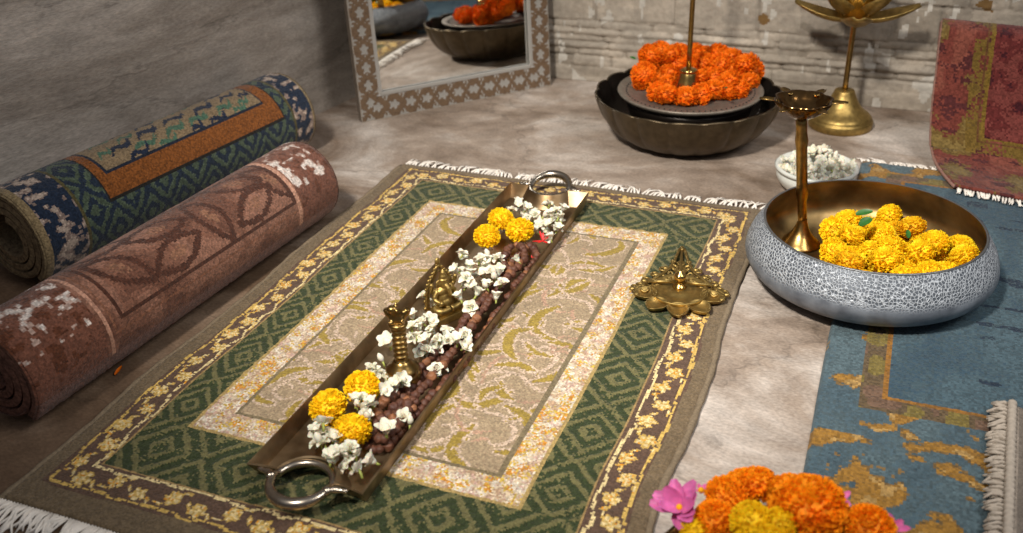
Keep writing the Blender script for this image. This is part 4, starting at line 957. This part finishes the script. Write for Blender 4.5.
# flowers floating heap in the silver bowl
def bowl_marigolds():
    rr = random.Random(21); pts = []
    def tryadd(x, y, z, rad):
        if math.hypot(x - BC[0], y - BC[1]) > rad: return
        for q in pts:
            if (Vector((x, y, z)) - Vector(q)).length < .029: return
        pts.append((x, y, z))
    for lay, (z, rad) in enumerate(((.028, .120), (.048, .130), (.066, .118))):
        for i in range(260):
            a = rr.uniform(0, 2 * PI); q = rad * math.sqrt(rr.random()); x, y = BC[0] + q * math.cos(a), BC[1] + q * math.sin(a)
            if lay < 2 and x < BC[0] - .055: continue
            if lay == 2 and (x < BC[0] - .045 or y > BC[1] + .06): continue
            tryadd(x, y, z + rr.uniform(-.003, .003), rad)
    for i, (x, y, z) in enumerate(pts):
        gold = rr.random() < .3
        place(MY2 if gold else MY, 'marigold', (x, y, z), 'golden ochre marigold head heaped in the silver bowl' if gold else 'bright yellow marigold head heaped in the silver bowl', 'flower', rr,
              'golden marigolds in the silver bowl' if gold else 'yellow marigolds in the silver bowl', s=rr.uniform(.85, 1.05), tilt=.7)
    for i, (u, v, lb) in enumerate(((862, 215, 'green leaf lying on the marigolds at the back of the silver bowl'), (866, 226, 'larger green leaf in front of another on the bowl of marigolds'), (914, 238, 'narrow green leaf between marigolds right of the bowl centre'))):
        bm = bmesh.new(); petal(bm, Vector((1, .3, .1)), Vector((0, 0, 1)), .022 - .006 * (i == 2), .013 - .006 * (i == 2), 0, .1, .5, n=7)
        o = obj('leaf', bm, LEAF, loc=at(u - 6, v, .092)); o.rotation_euler = (0.2, 0, .7 * i); tag(o, lb, 'leaf')
bowl_marigolds()

# small lotus-topped oil lamp standing inside the silver bowl
def cup_lamp():
    p = at(800, 240, .020); q = at(803, 107, .222); base = Vector((p.x, p.y, BF))
    root = thing('oil_lamp', 'tall brass oil lamp with petalled cup standing inside the silver bowl', 'oil lamp', base)
    H = .190; ax = Vector((-.019, .004, H))
    bm = bmesh.new(); lathe(bm, sm([(0, 0), (.027, 0), (.028, .003), (.022, .009), (.013, .020), (.0075, .034), (.0065, .040)], 3), 32); obj('foot', bm, AMBER, root)
    bm = bmesh.new(); N = 15
    tube(bm, [Vector((0, 0, .035)).lerp(ax, k / (N - 1)) for k in range(N)], [.0066 + .0012 * (k > 3) + .0015 * (k in (4, 11)) for k in range(N)], 16); ball(bm, ax + Vector((0, 0, .002)), .0085, (1, 1, .5)); obj('stem', bm, AMBER, root)
    bm = bmesh.new(); mt = Matrix.Translation(ax)
    rf = lambda t, k: 1 + (.12 * abs(math.sin(4 * t)) if k in (3, 4, 5) else 0)
    lathe(bm, [(.004, -.002), (.014, .001), (.025, .008), (.033, .019), (.0365, .0265), (.0345, .0262), (.030, .017), (.020, .007), (0, .004)], 64, rf=rf, mat=mt)
    obj('cup', bm, mat('smoked_brass', (.16, .085, .03), .18, 1.0, noise=.4, nscale=50), root)
    for k in range(6):
        a = 2 * PI * k / 6 + .12; bm = bmesh.new(); petal(bm, Vector((math.cos(a), math.sin(a), -.04)), Vector((0, 0, 1)), .026, .011, .032, .10, .4, ax + Vector((0, 0, .0245)), 7)
        o = obj('petal', bm, BRASS, root); s = o.modifiers.new('thick', 'SOLIDIFY'); s.thickness = .0012
cup_lamp()

# ------------------------------------------------------------------ dark fluted urli with plate, garland and stem
UC = (0.334, 0.418)
def urli():
    root = thing('bowl', 'large dark bronze fluted bowl against the whitewashed wall', 'bowl', (UC[0], UC[1], 0.0))
    fl = lambda t, k: 1 - .030 * (1 - abs(math.cos(9 * t)) ** .45) * min(1, k / 4)
    bm = bmesh.new(); po = [(.0, 0), (.075, 0)] + sm([(.088, .001), (.118, .012), (.144, .032), (.160, .055), (.169, .078), (.172, .088)], 3)
    zf = lambda t, k: (.003 * abs(math.cos(9 * t)) if k > len(po) - 3 else 0)
    lathe(bm, po, 216, rf=fl, zf=zf); lathe(bm, [(.172, .088), (.171, .090), (.168, .089)], 216, rf=lambda t, k: fl(t, 9), zf=lambda t, k: .003 * abs(math.cos(9 * t))); obj('fluted_wall', bm, BRONZE, root)
    bm = bmesh.new(); pi = sm([(.168, .089), (.160, .070), (.150, .048), (.130, .026), (.10, .010)], 3) + [(0, .008)]
    lathe(bm, pi, 216, rf=lambda t, k: 1 - .030 * (1 - abs(math.cos(9 * t)) ** .45) * max(0, 1 - k / 8), zf=lambda t, k: .003 * abs(math.cos(9 * t)) * (k == 0)); obj('interior', bm, BRONZEI, root)
    # plate on a drum
    pr = thing('plate', 'round pierced-rim metal plate resting in the dark fluted bowl', 'plate', (UC[0] + .002, UC[1] + .008, 0.009))
    pm = mat('dull_pewter', S(138, 128, 116), .5, .55, noise=.25, nscale=40)
    bm = bmesh.new(); lathe(bm, [(0, 0), (.085, 0), (.098, .003), (.116, .060), (.118, .070), (.1, .070), (0, .070)], 64); obj('drum', bm, BRONZEI, pr)
    bm = bmesh.new(); lathe(bm, [(0, .071), (.12, .071), (.131, .080), (.1335, .084), (.1325, .0858), (.122, .083), (.108, .0805), (.104, .078), (0, .077)], 96); obj('plate_disc', bm, pm, pr)
    bm = bmesh.new()
    for k in range(72):
        a = 2 * PI * k / 72; lathe(bm, [(0, .0005), (.0016, .0005), (.0016, -.001)], 6, mat=Matrix.Translation((.117 * math.cos(a), .117 * math.sin(a), .0826)))
    obj('rim_holes', bm, mat('hole_black', (.004, .003, .003), .9), pr)
    PT = .009 + .078
    g = thing('flower_garland', 'coiled garland of orange marigolds round the brass stem on the dark bowl', 'garland', (UC[0], UC[1], PT))
    rr = random.Random(4); pos = []
    for lay, h in ((((643, 81), (653, 80), (657, 92), (669, 96), (685, 96), (700, 94), (712, 91), (725, 90), (739, 87), (750, 81), (754, 73), (668, 84), (697, 84)), .016),
                   (((700, 77), (714, 76), (727, 80), (740, 71), (653, 67), (668, 71), (748, 64), (728, 70), (645, 74)), .030),
                   (((703, 63), (718, 65), (733, 60), (679, 64), (690, 60), (649, 58), (665, 61), (705, 55), (719, 56), (680, 54), (692, 54), (743, 66)), .040), (((661, 51), (653, 55), (670, 55)), .056)):
        for u, v in lay:
            q = at(u, v, PT + h); pos.append((q.x - UC[0], q.y - UC[1], h))
    for (x, y, z) in pos:
        o = bpy.data.objects.new('marigold_head', rr.choice(MO)); COL.objects.link(o); o.parent = g
        o.location = (x + rr.uniform(-.004, .004), y + rr.uniform(-.004, .004), z + rr.uniform(-.002, .003)); q = rr.uniform(.98, 1.2); o.scale = (q, q, q)
        o.rotation_euler = (rr.uniform(-.8, .8), rr.uniform(-.8, .8), rr.uniform(0, 6))
    for a, z in ((3.0, .045), (5.5, .035)):
        bm = bmesh.new(); petal(bm, Vector((math.cos(a), math.sin(a), .2)), Vector((0, 0, 1)), .012, .010, .108, .1, .4, Vector((0, 0, z - .015))); o = obj('leaf', bm, LEAF, g)
    # brass stem stand in the middle
    s0 = at(685, 86, PT + .002); st = thing('candle_stand', 'slender brass stem stand rising from the orange marigold garland', 'stand', (UC[0] + .002, UC[1] - .016, PT))
    bm = bmesh.new(); lathe(bm, sm([(0, 0), (.031, 0), (.031, .003), (.026, .012), (.0195, .032), (.0165, .042), (.0145, .047)], 3) + [(.0165, .048), (.016, .051), (.010, .053), (0, .0535)], 32); obj('bell_foot', bm, BRASSL, st)
    bm = bmesh.new(); tube(bm, [(0, 0, .045 + .045 * k) for k in range(10)], [.0045] * 10, 14); obj('stem', bm, AMBER, st)
    bm = bmesh.new(); lathe(bm, [(0, .448), (.010, .450), (.03, .460), (.042, .475), (.044, .478), (.040, .477), (.028, .466), (0, .458)], 36, rf=lambda t, k: 1 + .08 * math.cos(5 * t)); obj('cup', bm, BRASSL, st)
urli()

# ------------------------------------------------------------------ brass lotus stand by the wall
def lotus():
    root = thing('lotus_stand', 'tall brass lotus stand on a bell-shaped foot by the back wall', 'stand', (0.6015, 0.564, 0))
    bm = bmesh.new(); lathe(bm, [(0, 0), (.057, 0), (.059, .002), (.059, .014), (.0575, .017), (.0555, .018), (.056, .020), (.053, .024)] + sm([(.051, .026), (.040, .034), (.030, .046), (.0225, .060), (.0185, .070)], 4)
                                + [(.0175, .072), (.013, .073), (.0, .0735)], 56); obj('bell_foot', bm, BRASSO, root)
    bm = bmesh.new(); tube(bm, [(0, 0, .072 + .135 * k / 8) for k in range(9)], [.0052] * 9, 14); obj('stem', bm, AMBER, root)
    Z = .205
    for row, (n, r0, L, w, el, ph) in enumerate(((4, .004, .090, .054, -.24, .10), (4, .010, .074, .054, .30, .88))):
        for k in range(n):
            a = 2 * PI * k / n + ph; bm = bmesh.new()
            petal(bm, Vector((math.cos(a) * math.cos(el), math.sin(a) * math.cos(el), math.sin(el) - .05)), Vector((0, 0, 1)), L, w, r0, .62 - .2 * row, .55, Vector((0, 0, Z + .003 * row)), n=9)
            o = obj('petal', bm, BRASSO, root); s = o.modifiers.new('thick', 'SOLIDIFY'); s.thickness = .002
    bm = bmesh.new(); lathe(bm, sm([(0, Z), (.018, Z + .002), (.036, Z + .016), (.046, Z + .036), (.048, Z + .055)], 4) + [(.046, Z + .056), (.040, Z + .034), (.025, Z + .015), (0, Z + .010)], 40); obj('cup', bm, BRASSL, root)
lotus()

# ------------------------------------------------------------------ small white bowl of jasmine
def jasmine_bowl():
    c = (0.586, 0.256); root = thing('bowl', 'small white ceramic bowl on the floor behind the silver bowl', 'bowl', (c[0], c[1], 0))
    bm = bmesh.new(); lathe(bm, [(0, 0), (.036, 0)] + sm([(.040, .001), (.054, .008), (.062, .020), (.063, .028), (.060, .034)], 4), 64); lathe(bm, [(.060, .034), (.0655, .036), (.0670, .040), (.0640, .0425), (.0600, .041), (.057, .036)], 64); obj('bowl_wall', bm, CER, root)
    bm = bmesh.new(); lathe(bm, [(.057, .036), (.054, .022), (.04, .008), (0, .006)], 48); obj('interior', bm, CER, root)
    rr = random.Random(12); pts = []
    for i in range(900):
        a = rr.uniform(0, 2 * PI); q = .056 * math.sqrt(rr.random()); x, y = q * math.cos(a), q * math.sin(a)
        z = .034 + .030 * math.exp(-((x - .0) ** 2 + (y - .012) ** 2) / .0011) * rr.uniform(.75, 1.0)
        if all((Vector((x, y, z)) - Vector(p)).length > .0085 for p in pts): pts.append((x, y, z))
    for p in pts[:110]:
        jasmine((c[0] + p[0], c[1] + p[1], p[2]), 'pale jasmine bud heaped in the small white bowl', 'jasmine buds in the white bowl', rr.choice((7, 7, 4, 5, 7)), rr.uniform(.85, 1.1), rr, tilt=1.5, tube_=rr.random() < .15)
jasmine_bowl()

# ------------------------------------------------------------------ rose rug draped over the far edge of the blue rug
def rose_rug():
    # profile levels: left point and direction of the weft; from behind, over the fold, down the front and out over the floor
    lv = [((.765, .60, .02), (1, -.12, 0)), ((.755, .585, .12), (1, -.12, 0)), ((.748, .565, .195), (1, -.12, .0)), ((.747, .54, .216), (1, -.13, .0)), ((.747, .515, .214), (1, -.14, .0)), ((.748, .50, .200), (1, -.15, 0)),
          ((.751, .485, .14), (1, -.17, 0)), ((.755, .462, .075), (1, -.19, 0)), ((.762, .430, .030), (1, -.21, 0)), ((.774, .385, .014), (1, -.22, 0)), ((.789, .33, .0135), (1, -.23, 0)), ((.803, .293, .0135), (1, -.23, 0))]
    Lp = sm([l[0] for l in lv], 14); Dp = sm([l[1] for l in lv], 14); Lp = np.array(Lp); Dp = np.array(Dp); Wd = .52; K = .003; nW = int(Wd / K)
    seg = np.concatenate([[0], np.cumsum(np.linalg.norm(np.diff(Lp, axis=0), axis=1))]); tot = seg[-1]; nL = int(tot / K)
    s = np.linspace(0, tot, nL + 1); A = np.stack([np.interp(s, seg, Lp[:, k]) for k in range(3)], -1); D = np.stack([np.interp(s, seg, Dp[:, k]) for k in range(3)], -1)
    w = np.linspace(0, Wd, nW + 1); P = A[:, None, :] + D[:, None, :] * w[None, :, None]
    P[..., 1] += (vnoise(s[:, None] * 8 + w * 0, w[None, :] * 8 + s[:, None] * 0, 5) - .5) * .008 * (P[..., 2] > .03)
    P += (_r.random(P.shape) - .5) * .0008
    sc = (s[:-1] + s[1:]) / 2; wc = (w[:-1] + w[1:]) / 2; X, Y = np.meshgrid(tot - sc, wc, indexing='ij'); rnd = _r.random(X.shape)   # X: distance from the fringe end, Y from the left edge
    C = np.tile(np.array(S(132, 68, 58)), X.shape + (1,)).astype(float); C[fbm(X * 30, Y * 30, 3) > .55] = S(148, 84, 70); C[vnoise(X * 90, Y * 40, 4) + (rnd - .5) * .3 < .3] = S(100, 52, 52)
    n = vnoise(X * 26 + 3, Y * 34, 6) * .75 + vnoise(X * 90, Y * 90, 7) * .25; n = n + (rnd - .5) * .12; C[n > .56] = S(126, 100, 54); C[n > .70] = S(142, 118, 68)
    d = np.maximum(.175 - X, .083 - Y)
    C[(d < .030) & (d > 0) & (vnoise(X * 40, Y * 40, 8) + rnd * .5 > .62)] = S(128, 102, 48)
    C[(d < .005) & (d > 0)] = S(136, 108, 46); C[(d < .011) & (d > .0075)] = S(116, 78, 50)
    f = d < 0; C[f] = S(116, 52, 50); nf = vnoise(X * 60, Y * 60, 9); nf = nf + (rnd - .5) * .25; C[f & (nf > .6)] = S(136, 70, 64); C[f & (nf < .32)] = S(84, 38, 44)
    C *= (.46 + .38 * rnd)[..., None]
    root = thing('rug', 'rose-red rug with ochre border draped down over the far end of the blue rug', 'rug', (0, 0, 0))
    o = link('pile', grid_mesh('pile', P, C, flip=True), RUGM, root, smooth=False); sd = o.modifiers.new('thickness', 'SOLIDIFY'); sd.thickness = .006; sd.offset = -1
    bm = bmesh.new(); a = Vector(P[-1, 0]); b = Vector(P[-1, -1]); a.z = b.z = .010; fringe(bm, [a, b], (.12, -1, 0), .017, .0048, .0016, .3, seed=13)
    obj('fringe', bm, FRINGE, root)
    bm = bmesh.new(); tube(bm, [Vector(P[i, 0]) for i in range(0, nL + 1, 4)], .0032, 8); obj('side_binding', bm, mat('rose_binding', S(150, 112, 100), .95, noise=.3, nscale=120), root)
    slab('rug_support_1', [(.772, .518), (1.26, .446), (1.264, .470), (.776, .545)], 0.0, 0.196, SUPPORTM)  # unseen low support holding up the draped rug
rose_rug()

# ------------------------------------------------------------------ grey fringed textile at the lower right
def grey_cloth():
    root = thing('throw', 'grey woven throw with thick fringe lying on the blue rug at lower right', 'throw', (0, 0, 0))
    K = .0035; a = at(1009, 402, .02); b = at(1003, 560, .02); ax = (b - a); Lr = ax.length; ax.normalize(); nrm = Vector((-ax.y, ax.x, 0)); nrm = nrm if nrm.x > 0 else -nrm
    nu, nv = int(Lr / K), int(.35 / K); P = np.zeros((nu + 1, nv + 1, 3)); 
    U = np.linspace(0, Lr, nu + 1)[:, None] + np.zeros((1, nv + 1)); V = np.linspace(0, .35, nv + 1)[None, :] + np.zeros((nu + 1, 1))
    for k in range(3): P[..., k] = a[k] + ax[k] * U + nrm[k] * V
    P[..., 2] = .0175 + .002 * np.sin(V * 2 * PI / .0075) * (V > .012) + .001 * np.sin(U * 2 * PI / .006) + .006 * np.clip(V / .08, 0, 1) + (vnoise(U * 12, V * 12, 3) - .5) * .004
    C = np.tile(np.array(S(152, 140, 128)), (nu, nv, 1)).astype(float) * (.85 + .3 * _r.random((nu, nv)))[..., None]
    m = np.zeros((nu, nv), bool); m[:, 3:5] = True; C[m] *= .6
    o = link('weave', grid_mesh('weave', P, C), RUGM, root, smooth=False); sd = o.modifiers.new('thickness', 'SOLIDIFY'); sd.thickness = .009; sd.offset = 0
    o.modifiers['thickness'].offset = -1
    bm = bmesh.new(); a2, b2 = Vector(a), Vector(b); a2.z = b2.z = .012; fringe(bm, [a2, b2], -nrm + Vector((0, -.35, 0)), .019, .0052, .0021, .5, seed=3); fringe(bm, [a2 + Vector((0, 0, .003)), b2 + Vector((0, 0, .003))], -nrm + Vector((0, -.1, 0)), .017, .0065, .0019, .5, seed=31)
    obj('fringe', bm, mat('grey_fringe', S(178, 166, 152), .95, noise=.2, nscale=100), root)
    bm = bmesh.new(); pts = [a.lerp(b, k / 60) + nrm * .003 + Vector((0, 0, .001)) for k in range(61)]; tube(bm, pts, [.004 + .0015 * (k % 2) for k in range(61)], 8); obj('hem', bm, MATS['grey_fringe'], root)
grey_cloth()

# ------------------------------------------------------------------ flower bowl in the foreground
def fore():
    c = Vector((.648, -.690, 0)); root = thing('bowl', 'round brass bowl brimming with mixed flowers at the bottom of the view', 'bowl', c)
    bm = bmesh.new(); lathe(bm, [(0, 0), (.05, 0)] + sm([(.055, .001), (.08, .010), (.098, .028), (.105, .046)], 4) + [(.107, .048), (.103, .048)] + sm([(.096, .030), (.078, .013), (.05, .006)], 3) + [(0, .005)], 64); obj('bowl_wall', bm, BRASS, root)
    big = marigold_mesh('marigold_large', .034, 620, 44, .72, mat('bright_orange_marigold', (.96, .31, .005), .6, noise=.22, nscale=40, sss=.15, spec=.2), .15)
    yel = marigold_mesh('marigold_small_yellow', .0185, 340, 45, .85, mat('lemon_marigold', (.93, .60, .01), .6, noise=.15, nscale=60, sss=.15, spec=.2), .18)
    rr = random.Random(8)
    for u, v, z, me, s, lb in [(808, 507, .078, big, 1.0, 'large orange marigold on top of the foreground flower bowl'), (792, 494, .070, big, .72, 'medium orange marigold just behind the largest one in the foreground bowl'),
                               (727, 497, .066, big, .62, 'small orange marigold at the left rim of the foreground bowl'), (757, 484, .068, big, .62, 'orange marigold at the top of the arc in the foreground bowl'),
                               (715, 520, .064, big, .6, 'orange marigold right of the pink flower in the foreground bowl'), (868, 528, .070, big, .66, 'orange marigold at the right side of the foreground bowl'),
                               (742, 487, .062, big, .6, 'orange marigold between the two at the left of the foreground arc'),
                               (750, 521, .082, yel, 1.0, 'lemon yellow marigold in the middle of the foreground bowl'), (780, 524, .076, yel, .85, 'yellow marigold beside the lemon one in the foreground bowl'),
                               (840, 517, .062, yel, .7, 'small yellow marigold behind the right orange marigold in the foreground bowl'), (694, 530, .060, yel, .7, 'yellow marigold beneath the pink flower in the foreground bowl'),
                               (770, 545, .082, yel, 1.0, 'yellow marigold at the bottom edge of the foreground bowl')]:
        place([me], 'marigold', at(u, v, z), lb, 'flower', rr, s=s, tilt=.4)
    for i in range(14):
        a = rr.uniform(0, 2 * PI); q = .075 * math.sqrt(rr.random())
        place([big, yel], 'marigold', c + Vector((q * math.cos(a), q * math.sin(a) - .01, .042 + rr.uniform(0, .006))), 'marigold packed low in the foreground flower bowl', 'flower', rr, 'marigolds low in the foreground bowl', s=.62)
    def pinkf(u, v, z, L, n, lb, seed, tl=(0, 0)):
        r = random.Random(seed); bm = bmesh.new()
        for k in range(n):
            t = 2 * PI * k / n + r.uniform(-.25, .25); e = r.uniform(.1, .9)
            petal(bm, Vector((math.cos(t) * math.cos(e), math.sin(t) * math.cos(e), math.sin(e))), Vector((0, 0, 1)), L * r.uniform(.8, 1.1), L * .62, .001, r.uniform(-.1, .3), .4)
        o = obj('pink_flower', bm, PINK, loc=at(u, v, z)); o.rotation_euler = (tl[0], tl[1], 0); tag(o, lb, 'flower')
        s = bmesh.new(); ball(s, (0, 0, .002), .003, u=10, v=7); obj('flower_centre', s, YEL2, o)
    pinkf(680, 508, .066, .025, 12, 'pink many-petalled flower at the left of the foreground bowl', 3, (.5, -.3))
    pinkf(840, 500, .060, .010, 5, 'small pink petals showing behind the large orange marigold', 4, (.3, .3))
    pinkf(893, 529, .060, .013, 5, 'pink flower at the right rim of the foreground bowl', 5, (.2, .5))
    pinkf(701, 492, .062, .008, 5, 'tiny pink bloom between the pink flower and the orange marigolds', 6)
fore()

# fallen petal on the floor by the rose-brown roll
bm = bmesh.new(); petal(bm, Vector((.2, 1, .2)), Vector((0, 0, 1)), .013, .006, 0, .3, .6)
tag(obj('marigold_petal', bm, ORG, loc=at(115, 375, .002)), 'single orange petal fallen on the floor beside the rolled rose-brown rug', 'petal')
